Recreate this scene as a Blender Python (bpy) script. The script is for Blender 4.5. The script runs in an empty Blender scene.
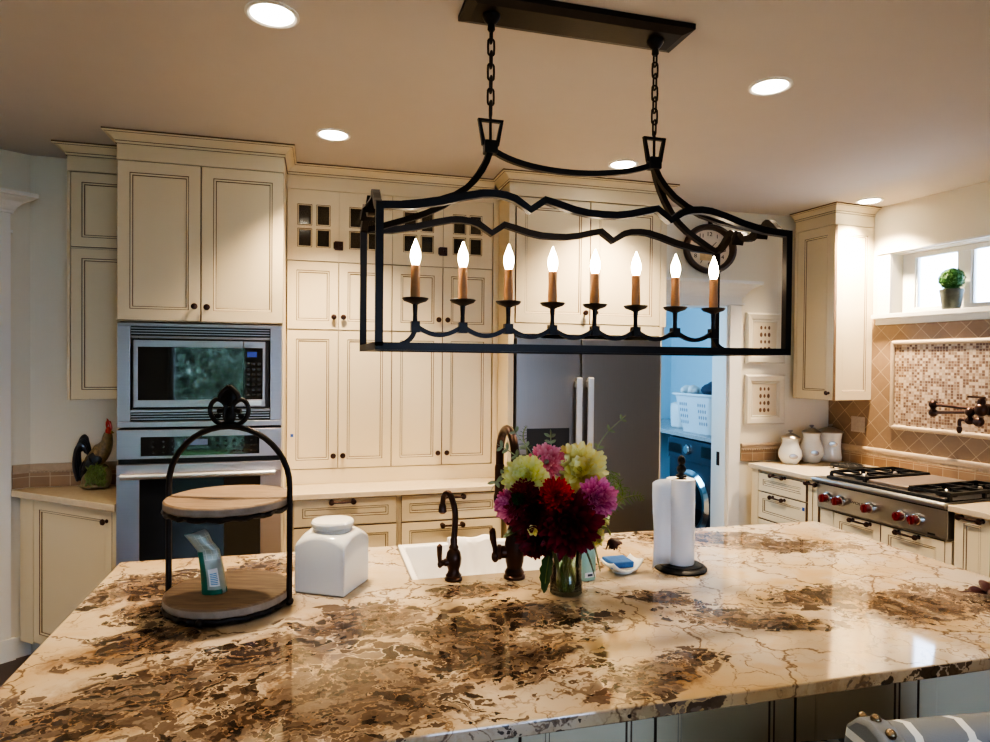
import bpy, math, random
from mathutils import Vector, Matrix, Euler
random.seed(7)
PI = math.pi
S = bpy.context.scene
COL = S.collection

# ------------------------------------------------------------------ mesh builder
class MB:
    def __init__(s): s.v=[]; s.f=[]; s.m=[]
    def add(s, vs, fs, mat=0, M=None):
        o=len(s.v)
        for p in vs:
            p=Vector(p)
            if M is not None: p=M@p
            s.v.append(p)
        for i,f in enumerate(fs):
            s.f.append([o+k for k in f]); s.m.append(mat[i] if isinstance(mat,(list,tuple)) else mat)
        return s
    def box(s,x0,x1,y0,y1,z0,z1,mat=0,M=None):
        v=[(x0,y0,z0),(x1,y0,z0),(x1,y1,z0),(x0,y1,z0),(x0,y0,z1),(x1,y0,z1),(x1,y1,z1),(x0,y1,z1)]
        return s.add(v,[(0,3,2,1),(4,5,6,7),(0,1,5,4),(1,2,6,5),(2,3,7,6),(3,0,4,7)],mat,M)
    def lathe(s,prof,c=(0,0,0),seg=24,mat=0,M=None,cap=True):
        vs=[];fs=[];n=len(prof)
        for r,z in prof:
            for k in range(seg):
                a=2*PI*k/seg; vs.append((c[0]+r*math.cos(a),c[1]+r*math.sin(a),c[2]+z))
        for i in range(n-1):
            for k in range(seg):
                k2=(k+1)%seg; fs.append((i*seg+k,i*seg+k2,(i+1)*seg+k2,(i+1)*seg+k))
        if cap:
            fs.append(tuple(range(seg-1,-1,-1))); fs.append(tuple((n-1)*seg+k for k in range(seg)))
        return s.add(vs,fs,mat,M)
    def tube(s,pts,r,seg=8,mat=0,closed=False,up=None,rot=0.0,cap=True,M=None,flat=1.0):
        pts=[Vector(p) for p in pts]; n=len(pts)
        rs=r if isinstance(r,(list,tuple)) else [r]*n
        T=[]
        for i in range(n):
            if closed: t=pts[(i+1)%n]-pts[i-1]
            else: t=pts[min(i+1,n-1)]-pts[max(i-1,0)]
            T.append(t.normalized() if t.length>1e-9 else Vector((0,0,1)))
        if up is None:
            u=Vector((0,0,1)) if abs(T[0].z)<.9 else Vector((1,0,0))
            N=[]; nn=(u-T[0]*u.dot(T[0])).normalized()
            for t in T:
                nn=(nn-t*nn.dot(t)); nn=nn.normalized() if nn.length>1e-6 else Vector((1,0,0)); N.append(nn)
        else:
            u=Vector(up); N=[]
            for t in T:
                b=t.cross(u); b=b.normalized() if b.length>1e-6 else Vector((1,0,0)); N.append(b.cross(t).normalized())
        vs=[];fs=[]
        for i in range(n):
            B=T[i].cross(N[i])
            k_=1.0
            if rot and not closed and 0<i<n-1:
                c=(pts[i]-pts[i-1]).normalized().dot((pts[i+1]-pts[i]).normalized()); h=math.sqrt(max(.2,(1+c)/2)); k_=1/h
            for k in range(seg):
                a=2*PI*k/seg+rot; d=N[i]*math.cos(a)*rs[i]*k_+B*math.sin(a)*rs[i]*flat
                vs.append(pts[i]+d)
        for i in range(n if closed else n-1):
            j=(i+1)%n
            for k in range(seg):
                k2=(k+1)%seg; fs.append((i*seg+k,i*seg+k2,j*seg+k2,j*seg+k))
        if cap and not closed:
            fs.append(tuple(range(seg-1,-1,-1))); fs.append(tuple((n-1)*seg+k for k in range(seg)))
        return s.add(vs,fs,mat,M)
    def bar(s,pts,side,up,mat=0,closed=False,M=None):   # square iron bar
        return s.tube(pts,side/math.sqrt(2),4,mat,closed,up,PI/4,True,M)
    def ell(s,c,r,seg=16,rings=10,mat=0,M=None):
        if not isinstance(r,(tuple,list)): r=(r,r,r)
        vs=[(c[0],c[1],c[2]-r[2])];fs=[]
        for i in range(1,rings):
            a=PI*i/rings
            for k in range(seg):
                b=2*PI*k/seg; vs.append((c[0]+r[0]*math.sin(a)*math.cos(b),c[1]+r[1]*math.sin(a)*math.sin(b),c[2]-r[2]*math.cos(a)))
        vs.append((c[0],c[1],c[2]+r[2])); L=len(vs)-1
        for k in range(seg):
            k2=(k+1)%seg; fs.append((0,1+k2,1+k)); fs.append((L,L-seg+k,L-seg+k2))
        for i in range(rings-2):
            for k in range(seg):
                k2=(k+1)%seg; a=1+i*seg; fs.append((a+k,a+k2,a+seg+k2,a+seg+k))
        return s.add(vs,fs,mat,M)
    def prism(s,poly,z0,z1,mat=0,M=None):
        n=len(poly); vs=[(x,y,z0) for x,y in poly]+[(x,y,z1) for x,y in poly]
        ar=sum(poly[i][0]*poly[(i+1)%n][1]-poly[(i+1)%n][0]*poly[i][1] for i in range(n))
        fs=[tuple(range(n-1,-1,-1)),tuple(range(n,2*n))]+[(i,(i+1)%n,n+(i+1)%n,n+i) for i in range(n)]
        if ar<0: fs=[tuple(reversed(f)) for f in fs]
        return s.add(vs,fs,mat,M)
    def grid(s,fn,nu,nv,mat=0,M=None):
        vs=[fn(i/nu,j/nv) for i in range(nu+1) for j in range(nv+1)]
        fs=[(i*(nv+1)+j,(i+1)*(nv+1)+j,(i+1)*(nv+1)+j+1,i*(nv+1)+j+1) for i in range(nu) for j in range(nv)]
        return s.add(vs,fs,mat,M)
    def build(s,name,mats,parent=None,smooth=False,bevel=0,angle=35,solid=0,subsurf=0):
        me=bpy.data.meshes.new(name); me.from_pydata([tuple(p) for p in s.v],[],s.f)
        if not isinstance(mats,(list,tuple)): mats=[mats]
        for m in mats: me.materials.append(m)
        for p,i in zip(me.polygons,s.m): p.material_index=i
        me.update()
        if smooth:
            for p in me.polygons: p.use_smooth=True
            try: me.set_sharp_from_angle(angle=math.radians(angle))
            except Exception: pass
        o=bpy.data.objects.new(name,me); COL.objects.link(o)
        if parent is not None: o.parent=parent
        if solid:
            q=o.modifiers.new('solid','SOLIDIFY'); q.thickness=solid; q.offset=0
        if subsurf:
            q=o.modifiers.new('sub','SUBSURF'); q.levels=subsurf; q.render_levels=subsurf
        if bevel:
            q=o.modifiers.new('bevel','BEVEL'); q.width=bevel; q.segments=2; q.limit_method='ANGLE'; q.angle_limit=math.radians(40)
        return o

def thing(name,label,cat,loc=(0,0,0),rotz=0.0,group=None):
    o=bpy.data.objects.new(name,None); COL.objects.link(o); o.empty_display_size=.1
    o.location=loc; o.rotation_euler=(0,0,rotz); o['label']=label; o['category']=cat
    if group: o['group']=group
    return o
def tag(o,label,cat,group=None):
    o['label']=label; o['category']=cat
    if group: o['group']=group
    return o
def struct(o):
    o['kind']='structure'; return o
def lab(o,l): o['label']=l; return o
def dup_tree(root,parent=None):
    c=root.copy(); COL.objects.link(c)
    if parent is not None: c.parent=parent
    for ch in list(root.children): dup_tree(ch,c)
    return c
def lerp(a,b,t): return a+(b-a)*t
def bez(p0,p1,p2,p3,n=12):
    p0,p1,p2,p3=map(Vector,(p0,p1,p2,p3)); r=[]
    for i in range(n+1):
        t=i/n; r.append(p0*(1-t)**3+p1*3*t*(1-t)**2+p2*3*t*t*(1-t)+p3*t**3)
    return r
def spline(pts,n=6):   # catmull-rom
    pts=[Vector(p) for p in pts]; out=[]
    for i in range(len(pts)-1):
        a=pts[max(i-1,0)];b=pts[i];c=pts[i+1];d=pts[min(i+2,len(pts)-1)]
        for k in range(n):
            t=k/n; out.append(.5*((2*b)+(c-a)*t+(2*a-5*b+4*c-d)*t*t+(3*b-a-3*c+d)*t**3))
    out.append(pts[-1]); return out
def text_mesh(body,size,depth=.0006):
    cu=bpy.data.curves.new('lettering','FONT'); cu.body=body; cu.size=size; cu.align_x='CENTER'; cu.align_y='CENTER'; cu.extrude=depth
    o=bpy.data.objects.new('lettering',cu); COL.objects.link(o)
    dg=bpy.context.evaluated_depsgraph_get(); me=bpy.data.meshes.new_from_object(o.evaluated_get(dg))
    bpy.data.objects.remove(o); return [tuple(v.co) for v in me.vertices],[tuple(p.vertices) for p in me.polygons]

# ------------------------------------------------------------------ materials
class NT:
    def __init__(s,m): s.t=m.node_tree; s.n=s.t.nodes; s.l=s.t.links
    def new(s,typ,**k):
        n=s.n.new(typ)
        for a,b in k.items(): setattr(n,a,b)
        return n
    def link(s,a,b): s.l.new(a,b)
    def val(s,sock,x):
        if hasattr(x,'is_output') or isinstance(x,bpy.types.NodeSocket): s.link(x,sock)
        else: sock.default_value=x
    def math(s,op,a,b=0.0,c=None,clamp=False):
        n=s.new('ShaderNodeMath',operation=op,use_clamp=clamp); s.val(n.inputs[0],a); s.val(n.inputs[1],b)
        if c is not None: s.val(n.inputs[2],c)
        return n.outputs[0]
    def mix(s,f,a,b,mode='MIX'):
        n=s.new('ShaderNodeMix',data_type='RGBA',blend_type=mode); s.val(n.inputs[0],f); s.val(n.inputs[6],c4(a)); s.val(n.inputs[7],c4(b)); return n.outputs[2]
    def ramp(s,f,stops,interp='LINEAR'):
        n=s.new('ShaderNodeValToRGB'); n.color_ramp.interpolation=interp; e=n.color_ramp.elements
        while len(e)<len(stops): e.new(.5)
        for q,(p,c) in zip(e,stops): q.position=p; q.color=c4(c)
        s.val(n.inputs[0],f); return n.outputs[0]
    def obj(s): return s.new('ShaderNodeTexCoord').outputs['Object']
    def mapping(s,v,scale=(1,1,1),rot=(0,0,0),loc=(0,0,0)):
        n=s.new('ShaderNodeMapping'); n.inputs['Scale'].default_value=scale; n.inputs['Rotation'].default_value=rot; n.inputs['Location'].default_value=loc
        s.link(v,n.inputs[0]); return n.outputs[0]
    def noise(s,v,scale,detail=4,rough=.55,dist=0.0,out='Fac'):
        n=s.new('ShaderNodeTexNoise'); n.inputs['Scale'].default_value=scale; n.inputs['Detail'].default_value=detail; n.inputs['Roughness'].default_value=rough; n.inputs['Distortion'].default_value=dist
        if v is not None: s.link(v,n.inputs['Vector'])
        return n.outputs[out]
    def sep(s,v):
        n=s.new('ShaderNodeSeparateXYZ'); s.link(v,n.inputs[0]); return n.outputs
    def comb(s,x=0.0,y=0.0,z=0.0):
        n=s.new('ShaderNodeCombineXYZ'); s.val(n.inputs[0],x); s.val(n.inputs[1],y); s.val(n.inputs[2],z); return n.outputs[0]
    def bump(s,h,strength=.3,dist=.002):
        n=s.new('ShaderNodeBump'); n.inputs['Strength'].default_value=strength; n.inputs['Distance'].default_value=dist; s.link(h,n.inputs['Height']); return n.outputs[0]
def c4(c):
    if isinstance(c,(tuple,list)): return tuple(c)+(1.0,) if len(c)==3 else tuple(c)
    return c
def base(name):
    m=bpy.data.materials.new(name); m.use_nodes=True; t=NT(m); p=t.n['Principled BSDF']; return m,t,p
def mat(name,col,rough=.5,metal=0.0,var=.06,vscale=8,spec=.5,coat=0.0,emit=None,bump=0.0,bscale=60,alpha=None):
    m,t,p=base(name)
    n=t.noise(t.obj(),vscale,3)
    c=t.mix(n,[x*(1-var) for x in col],[min(1,x*(1+var)) for x in col]); t.link(c,p.inputs['Base Color'])
    p.inputs['Roughness'].default_value=rough; p.inputs['Metallic'].default_value=metal; p.inputs['Specular IOR Level'].default_value=spec
    p.inputs['Coat Weight'].default_value=coat
    if bump:
        t.link(t.bump(t.noise(t.obj(),bscale,4),bump),p.inputs['Normal'])
    if emit: p.inputs['Emission Color'].default_value=c4(emit[0]); p.inputs['Emission Strength'].default_value=emit[1]
    return m
def brushed(name,col,rough,axis='z',metal=1.0):
    m,t,p=base(name)
    sc={'z':(220,220,1.5),'x':(1.5,220,220)}[axis]
    n=t.noise(t.mapping(t.obj(),sc),3,3)
    t.link(t.mix(n,[x*.9 for x in col],[x*1.08 for x in col]),p.inputs['Base Color'])
    t.link(t.math('MULTIPLY_ADD',n,.10,rough-.05),p.inputs['Roughness']); p.inputs['Metallic'].default_value=metal
    return m
M={}
M['cream']=mat('cream_paint',(.77,.665,.475),.42,var=.03,vscale=3)
M['glaze']=mat('brown_glaze',(.17,.105,.06),.6)
M['wall']=mat('wall_paint',(.82,.765,.64),.85,var=.015,bump=.05,bscale=180)
M['ceil']=mat('ceiling_paint',(.62,.575,.545),.9,var=.02,bump=.05,bscale=150)
M['trim']=mat('white_trim',(.84,.82,.77),.45,var=.02)
M['bluewall']=mat('laundry_blue_paint',(.50,.68,.78),.8,var=.02)
M['steel']=brushed('stainless_steel',(.56,.52,.58),.30,'x')
M['steel2']=brushed('cooktop_stainless',(.50,.50,.51),.30,'x')
M['steelv']=brushed('dark_stainless',(.33,.315,.305),.33,'z')
M['steelb']=mat('bright_steel',(.85,.86,.88),.36,1.0,var=.02)
M['blackglass']=mat('black_glass',(.012,.013,.016),.04,var=.1,coat=1.0)
M['black']=mat('black_plastic',(.016,.016,.018),.4)
M['iron']=mat('dark_wrought_iron',(.024,.019,.018),.42,.5,var=.25,vscale=25,bump=.12,bscale=90)
M['bronze']=mat('oil_rubbed_bronze',(.075,.042,.034),.33,.8,var=.25,vscale=20)
M['blackiron']=mat('cast_iron',(.018,.017,.017),.5,.3,bump=.2,bscale=200)
M['ceramic']=mat('white_ceramic',(.80,.81,.80),.12,coat=.6,var=.015)
M['sink']=mat('white_fireclay',(.86,.85,.84),.18,coat=.5,var=.01)
M['paper']=mat('paper_towel_white',(.82,.82,.84),.9,var=.02,bump=.25,bscale=350)
M['cloth']=mat('white_cotton',(.85,.83,.82),.95,var=.03,bump=.3,bscale=300)
M['red']=mat('red_knob',(.15,.004,.010),.28,coat=.5)
M['floor']=None
def mk_bulb(name,col,strength):
    m,t,p=base(name); e=t.new('ShaderNodeEmission'); e.inputs[0].default_value=c4(col); e.inputs[1].default_value=strength
    # slight warm gradient along the bulb height
    z=t.sep(t.obj())[2]; t.link(e.outputs[0],t.n['Material Output'].inputs[0]); return m
M['bulb']=mk_bulb('lit_flame_bulb',(1,.80,.55),26)
M['lens']=mk_bulb('lit_downlight_lens',(1,.90,.74),14)
M['led']=mat('blue_display',(.02,.02,.08),.2,emit=((.12,.18,.75),.2))
M['led2']=mat('pale_display',(.10,.12,.2),.2,emit=((.2,.25,.45),.08))
def mk_floor():
    m,t,p=base('dark_wood_floor'); v=t.obj()
    b=t.new('ShaderNodeTexBrick'); b.offset=.4; b.inputs['Scale'].default_value=1; b.inputs['Brick Width'].default_value=1.3; b.inputs['Row Height'].default_value=.11; b.inputs['Mortar Size'].default_value=.003
    b.inputs['Color1'].default_value=(.055,.03,.02,1); b.inputs['Color2'].default_value=(.035,.02,.014,1); b.inputs['Mortar'].default_value=(.008,.005,.004,1); t.link(v,b.inputs['Vector'])
    n=t.noise(t.mapping(v,(1.5,30,1)),3,5); t.link(t.mix(n,b.outputs[0],(.07,.04,.025)),p.inputs['Base Color']); p.inputs['Roughness'].default_value=.3; return m
M['floor']=mk_floor()
def mk_granite():
    m,t,p=base('cream_brown_granite'); v=t.obj()
    X,Y,Z=t.sep(v)
    def blob(cx,cy,rx,ry,rot=0.0):
        mp=t.new('ShaderNodeMapping'); mp.vector_type='TEXTURE'; mp.inputs['Location'].default_value=(cx,cy,.92); mp.inputs['Rotation'].default_value=(0,0,rot); mp.inputs['Scale'].default_value=(rx,ry,1)
        t.link(v,mp.inputs[0]); d=t.new('ShaderNodeVectorMath',operation='LENGTH'); t.link(mp.outputs[0],d.inputs[0])
        return t.math('SUBTRACT',1.0,d.outputs['Value'],clamp=True)
    # warped coordinates
    w=t.noise(v,3.2,5,.6,out='Color')
    s1=t.new('ShaderNodeVectorMath',operation='SUBTRACT'); t.link(w,s1.inputs[0]); s1.inputs[1].default_value=(.5,.5,.5)
    s2=t.new('ShaderNodeVectorMath',operation='MULTIPLY_ADD'); t.link(s1.outputs[0],s2.inputs[0]); s2.inputs[1].default_value=(.32,.32,.32); t.link(v,s2.inputs[2]); wv=s2.outputs[0]
    wf=t.noise(v,14,4,.6,out='Color')
    s3=t.new('ShaderNodeVectorMath',operation='SUBTRACT'); t.link(wf,s3.inputs[0]); s3.inputs[1].default_value=(.5,.5,.5)
    s4=t.new('ShaderNodeVectorMath',operation='MULTIPLY_ADD'); t.link(s3.outputs[0],s4.inputs[0]); s4.inputs[1].default_value=(.09,.09,.09); t.link(wv,s4.inputs[2]); wv2=s4.outputs[0]
    # base: cream with soft tan streaks
    st=t.noise(t.mapping(wv,(1.2,9,1),(0,0,.35)),2.2,5,.6)
    soft=t.noise(wv,1.7,4,.5)
    colr=t.ramp(soft,[(.30,(.43,.29,.14)),(.48,(.50,.39,.255)),(.62,(.52,.44,.345)),(.8,(.40,.26,.12))])
    colr=t.mix(t.ramp(st,[(.50,(0,0,0)),(.75,(.5,.5,.5))]),colr,(.46,.29,.15))
    # greyish quartz plates to the right
    g=t.math('MULTIPLY',t.math('MULTIPLY_ADD',X,.45,.15,clamp=True),t.ramp(t.noise(wv,4.5,3),[(.48,(0,0,0)),(.56,(.55,.55,.55))]))
    colr=t.mix(g,colr,(.52,.475,.43))
    edge=t.math('MULTIPLY',t.math('LESS_THAN',Z,.9175),.36)
    # crack veins (two scales)
    def veins(sc,lo,hi,vec):
        vo=t.new('ShaderNodeTexVoronoi',feature='DISTANCE_TO_EDGE'); vo.inputs['Scale'].default_value=sc; t.link(vec,vo.inputs['Vector'])
        return t.ramp(vo.outputs['Distance'],[(lo,(1,1,1)),(hi,(0,0,0))])
    v1=veins(3.4,.004,.022,wv2); v2=veins(9.5,.006,.03,wv2)
    vm=t.ramp(t.noise(v,5,3),[(.42,(0,0,0)),(.60,(1,1,1))])
    colr=t.mix(t.math('MULTIPLY',v1,.85),colr,(.115,.068,.04))
    colr=t.mix(t.math('MULTIPLY',t.math('MULTIPLY',v2,vm),.8),colr,(.15,.09,.052))
    # brown chip clusters
    bias=None
    for a in [(.05,1.38,.55,.34,.2),(.40,1.55,.42,.34,-.3),(.58,1.72,.34,.22,0),(1.72,1.52,.42,.20,.2),(2.02,1.45,.30,.22,0),(1.52,2.32,.50,.17,-.25),(1.75,2.15,.40,.14,-.35),(-.38,1.50,.45,.25,.5),(-.5,2.22,.30,.22,.4),(-.15,2.33,.25,.16,0),(.12,1.78,.32,.18,0),(1.15,1.55,.35,.12,-.4),(1.5,1.65,.3,.12,.1),(.75,1.32,.3,.12,.3),(-.42,1.78,.28,.16,.4),(-.12,1.62,.35,.2,.3),(-.45,2.02,.2,.14,.3),(.45,1.95,.22,.1,0),(1.0,1.75,.22,.09,-.5)]:
        b=blob(*a); bias=b if bias is None else t.math('MAXIMUM',bias,b)
    bias=t.math('MAXIMUM',bias,edge)
    def flakes(sc,thr,gap,st,ang,seed):
        mv=t.mapping(wv2,(1,st,1),(0,0,ang),(seed,seed*.7,0))
        f=t.new('ShaderNodeTexVoronoi',feature='F1'); f.inputs['Scale'].default_value=sc; t.link(mv,f.inputs['Vector'])
        e=t.new('ShaderNodeTexVoronoi',feature='DISTANCE_TO_EDGE'); e.inputs['Scale'].default_value=sc; t.link(mv,e.inputs['Vector'])
        r=t.sep(f.outputs['Color']); cl=t.noise(f.outputs['Position'],5.0,4,.6)
        fd=t.math('ADD',t.math('MULTIPLY',bias,.42),t.math('ADD',t.math('MULTIPLY',cl,.62),t.math('MULTIPLY',r[0],.20)))
        m_=t.math('MULTIPLY',t.ramp(fd,[(thr,(0,0,0)),(thr+.012,(1,1,1))]),t.ramp(e.outputs['Distance'],[(gap,(0,0,0)),(gap+.03,(1,1,1))]))
        return m_,r[1]
    dk=t.noise(wv2,9,5,.65); cloud=t.noise(wv,6,6,.7)
    # soft brown cloud below the flakes
    cm=t.ramp(t.math('ADD',t.math('MULTIPLY',bias,.36),t.math('MULTIPLY',cloud,.66)),[(.46,(0,0,0)),(.60,(.85,.85,.85))])
    colr=t.mix(cm,colr,t.ramp(dk,[(.34,(.12,.062,.03)),(.5,(.24,.14,.072)),(.68,(.36,.245,.145))]))
    for sc,thr,gap,st,ang,seed in ((15,.60,.03,1.7,.5,0.0),(36,.60,.05,1.6,.35,3.1)):
        mk,rr=flakes(sc,thr,gap,st,ang,seed)
        tone=t.math('ADD',t.math('MULTIPLY',rr,.55),t.math('MULTIPLY',dk,.5))
        brown=t.ramp(tone,[(.28,(.022,.016,.014)),(.42,(.060,.038,.026)),(.55,(.105,.070,.048)),(.68,(.165,.12,.088)),(.8,(.22,.165,.12))])
        colr=t.mix(t.math('MULTIPLY',mk,.93),colr,brown)
    # fine dark flecks
    fl=t.ramp(t.noise(wv2,60,3,.6),[(.64,(0,0,0)),(.70,(.7,.7,.7))])
    colr=t.mix(t.math('MULTIPLY',fl,t.math('ADD',.15,bias,clamp=True)),colr,(.07,.05,.045))
    t.link(colr,p.inputs['Base Color']); p.inputs['Roughness'].default_value=.05; p.inputs['Specular IOR Level'].default_value=.55
    return m
M['granite']=mk_granite()
M['quartz']=mat('beige_quartz',(.66,.55,.40),.22,var=.10,vscale=40)
def mk_tile(name,size,diag,c1,c2,grout,gw=.035,plane='xz',noise_amt=.5,cols=None):
    """square tiles in the object's own x/z plane, colour jittered per tile"""
    m,t,p=base(name); v=t.obj(); x,y,z=t.sep(v)
    if plane=='xyz': x=t.math('ADD',x,y)
    if diag:
        r=math.sqrt(.5); a=t.math('MULTIPLY',t.math('ADD',x,z),r); b=t.math('MULTIPLY',t.math('SUBTRACT',z,x),r)
    else: a,b=x,z
    a=t.math('DIVIDE',a,size); b=t.math('DIVIDE',b,size)
    ia=t.math('FLOOR',a); ib=t.math('FLOOR',b); fa=t.math('SUBTRACT',a,ia); fb=t.math('SUBTRACT',b,ib)
    w=t.new('ShaderNodeTexWhiteNoise',noise_dimensions='3D'); t.link(t.comb(ia,ib,3.7),w.inputs[0])
    rnd=w.outputs['Value']
    if cols: col=t.ramp(rnd,cols,'CONSTANT')
    else:
        n=t.noise(v,22,5,.65); col=t.mix(t.math('ADD',t.math('MULTIPLY',rnd,1-noise_amt),t.math('MULTIPLY',n,noise_amt)),c1,c2)
    e=t.math('MINIMUM',t.math('MINIMUM',fa,t.math('SUBTRACT',1.0,fa)),t.math('MINIMUM',fb,t.math('SUBTRACT',1.0,fb)))
    g=t.math('LESS_THAN',e,gw)
    t.link(t.mix(g,col,grout),p.inputs['Base Color']); p.inputs['Roughness'].default_value=.42
    t.link(t.bump(t.math('MULTIPLY',t.math('SUBTRACT',1.0,g),1.0),.4,.002),p.inputs['Normal'])
    return m
M['diamond']=mk_tile('travertine_diamond_tile',.102,True,(.21,.135,.082),(.37,.255,.165),(.52,.40,.27),.016)
M['course']=mk_tile('travertine_square_tile',.098,False,(.27,.165,.10),(.44,.30,.19),(.52,.42,.29),.022)
M['mosaic']=mk_tile('mosaic_tile',.0185,False,None,None,(.48,.38,.28),.07,cols=[(0,(.60,.48,.35)),(.24,(.21,.125,.085)),(.44,(.33,.22,.15)),(.66,(.46,.34,.24)),(.84,(.17,.10,.07))])
M['rail']=mat('travertine_rail',(.50,.39,.28),.5,var=.18,vscale=30,bump=.25,bscale=120)
M['plate']=mat('speckled_stone_outlet',(.48,.40,.34),.5,var=.2,vscale=60)
def mk_glass(name,tint,rough=0.0,gl=.1):
    m,t,p=base(name); out=t.n['Material Output']
    tr=t.new('ShaderNodeBsdfTransparent'); tr.inputs[0].default_value=c4(tint)
    g=t.new('ShaderNodeBsdfGlossy'); g.inputs['Roughness'].default_value=rough
    fr=t.new('ShaderNodeFresnel'); fr.inputs[0].default_value=1.45
    mx=t.new('ShaderNodeMixShader'); t.link(t.math('ADD',t.math('MULTIPLY',fr.outputs[0],.9),gl-.05,clamp=True),mx.inputs[0]); t.link(tr.outputs[0],mx.inputs[1]); t.link(g.outputs[0],mx.inputs[2]); t.link(mx.outputs[0],out.inputs[0]); return m
M['pane']=mk_glass('window_glass',(.97,.985,.99))
M['glassdoor']=mk_glass('cabinet_door_glass',(.62,.58,.50),.1,.12)
M['vase']=mk_glass('clear_vase_glass',(.90,.96,.92),0,.12)
M['mint']=mat('mint_bottle_plastic',(.42,.68,.58),.2,coat=.4,var=.08)
M['cabdark']=mat('shaded_cabinet_backing',(.17,.13,.10),.7)
def mk_wood(name,c1,c2,sc=(3,26,3)):
    m,t,p=base(name); v=t.obj(); n=t.noise(t.mapping(v,sc),2.2,6,.65,.6)
    t.link(t.ramp(n,[(.3,c1),(.7,c2)]),p.inputs['Base Color']); p.inputs['Roughness'].default_value=.55; t.link(t.bump(n,.25),p.inputs['Normal']); return m
M['wood']=mk_wood('weathered_wood',(.14,.088,.052),(.30,.205,.13))
M['woodedge']=mat('worn_wood_edge',(.30,.255,.215),.8,var=.35,vscale=35,bump=.4,bscale=90)
M['sleeve']=mat('honey_candle_sleeve',(.50,.24,.10),.5,var=.22,vscale=30)
M['rod']=mat('dark_wood_leg',(.04,.025,.018),.4)
def petal_mat(name,c1,c2,rough=.55,sc=38):
    m,t,p=base(name); n=t.noise(t.obj(),sc,3); t.link(t.mix(n,c1,c2),p.inputs['Base Color']); p.inputs['Roughness'].default_value=rough
    p.inputs['Subsurface Weight'].default_value=0.0; return m
def bloom_mat(name,dark,mid,light):  # dark petal bases: shade between overlapping petals put into the colour
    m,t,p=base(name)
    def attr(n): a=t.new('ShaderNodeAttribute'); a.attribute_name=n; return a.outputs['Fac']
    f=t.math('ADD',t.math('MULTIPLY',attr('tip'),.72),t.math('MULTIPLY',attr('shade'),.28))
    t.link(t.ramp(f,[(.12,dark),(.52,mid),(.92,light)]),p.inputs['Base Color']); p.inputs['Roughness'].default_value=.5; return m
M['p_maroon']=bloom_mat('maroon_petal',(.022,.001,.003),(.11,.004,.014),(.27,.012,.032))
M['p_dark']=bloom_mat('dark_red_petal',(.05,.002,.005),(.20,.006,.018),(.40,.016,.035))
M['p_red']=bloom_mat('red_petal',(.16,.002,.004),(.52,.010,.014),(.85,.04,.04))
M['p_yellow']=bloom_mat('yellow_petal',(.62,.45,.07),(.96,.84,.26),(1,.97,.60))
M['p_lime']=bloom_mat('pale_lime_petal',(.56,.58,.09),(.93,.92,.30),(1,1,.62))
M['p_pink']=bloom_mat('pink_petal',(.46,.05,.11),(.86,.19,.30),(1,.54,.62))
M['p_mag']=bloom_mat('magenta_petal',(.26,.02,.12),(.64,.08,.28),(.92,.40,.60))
M['p_center']=mat('flower_centre',(.34,.26,.04),.7)
M['leaf']=petal_mat('dark_green_leaf',(.02,.07,.022),(.05,.14,.04),.4)
M['leaf2']=petal_mat('fresh_green_frond',(.10,.20,.03),(.22,.34,.07),.5)
M['leaf3']=petal_mat('grey_green_sprig',(.20,.26,.13),(.36,.42,.24),.5)
M['stem']=petal_mat('green_stem',(.11,.15,.03),(.24,.28,.07),.4)
M['boxwood']=petal_mat('boxwood_leaf',(.02,.09,.015),(.05,.19,.03),.6)
M['dried']=petal_mat('dried_burgundy_leaf',(.035,.008,.008),(.08,.018,.015),.5)
M['blue']=mat('blue_sponge',(.05,.16,.42),.9,var=.2,vscale=60,bump=.4,bscale=160)
M['bluetape']=mat('blue_tape',(.04,.11,.42),.6)
M['white']=mat('white_plastic',(.82,.83,.84),.4,var=.02)
M['egg']=mat('speckled_brown_print',(.22,.13,.08),.8,var=.5,vscale=90)
M['mattebg']=mat('cream_print_paper',(.76,.66,.50),.8,var=.03)
M['clockface']=mat('aged_clock_face',(.72,.62,.48),.7,var=.12,vscale=14)
M['ink']=mat('black_ink',(.03,.022,.02),.7)
M['sepia']=mat('sepia_print',(.62,.44,.24),.8,var=.25,vscale=30)
M['pewter']=mat('pewter',(.42,.40,.38),.28,1.0,var=.15)
M['washer']=mat('graphite_enamel',(.10,.13,.17),.25,.5,var=.08)
M['chrome']=mat('chrome',(.8,.8,.82),.1,1.0,var=.01)
M['lgranite']=mat('grey_speckled_counter',(.42,.42,.43),.25,var=.5,vscale=70)
M['navy']=mat('navy_laundry',(.05,.065,.10),.9,var=.5,vscale=25)
M['bag']=mat('silver_green_bag',(.40,.45,.39),.35,.25,var=.12,vscale=40)
M['baggreen']=mat('green_bag_side',(.015,.16,.105),.35,var=.1)
M['zinc']=mat('aged_pot',(.10,.11,.09),.6,.3,var=.5,vscale=22)
M['r_black']=mat('rooster_black_feather',(.025,.03,.045),.3,coat=.4,var=.4,vscale=30)
M['r_brown']=petal_mat('rooster_brown_feather',(.02,.015,.012),(.42,.30,.14),.35,60)
M['r_red']=mat('rooster_red_comb',(.55,.03,.02),.3,coat=.4,var=.3,vscale=40)
M['r_green']=mat('rooster_grass_base',(.16,.24,.07),.4,coat=.4,var=.7,vscale=42)
M['r_stone']=mat('rooster_stone_base',(.24,.20,.13),.4,coat=.4,var=.6,vscale=36)
M['stoolmetal']=mat('antique_brass_nail',(.30,.22,.14),.25,1.0,var=.2)
M['basket']=mat('white_basket_plastic',(.72,.76,.80),.35,var=.02)
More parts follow.
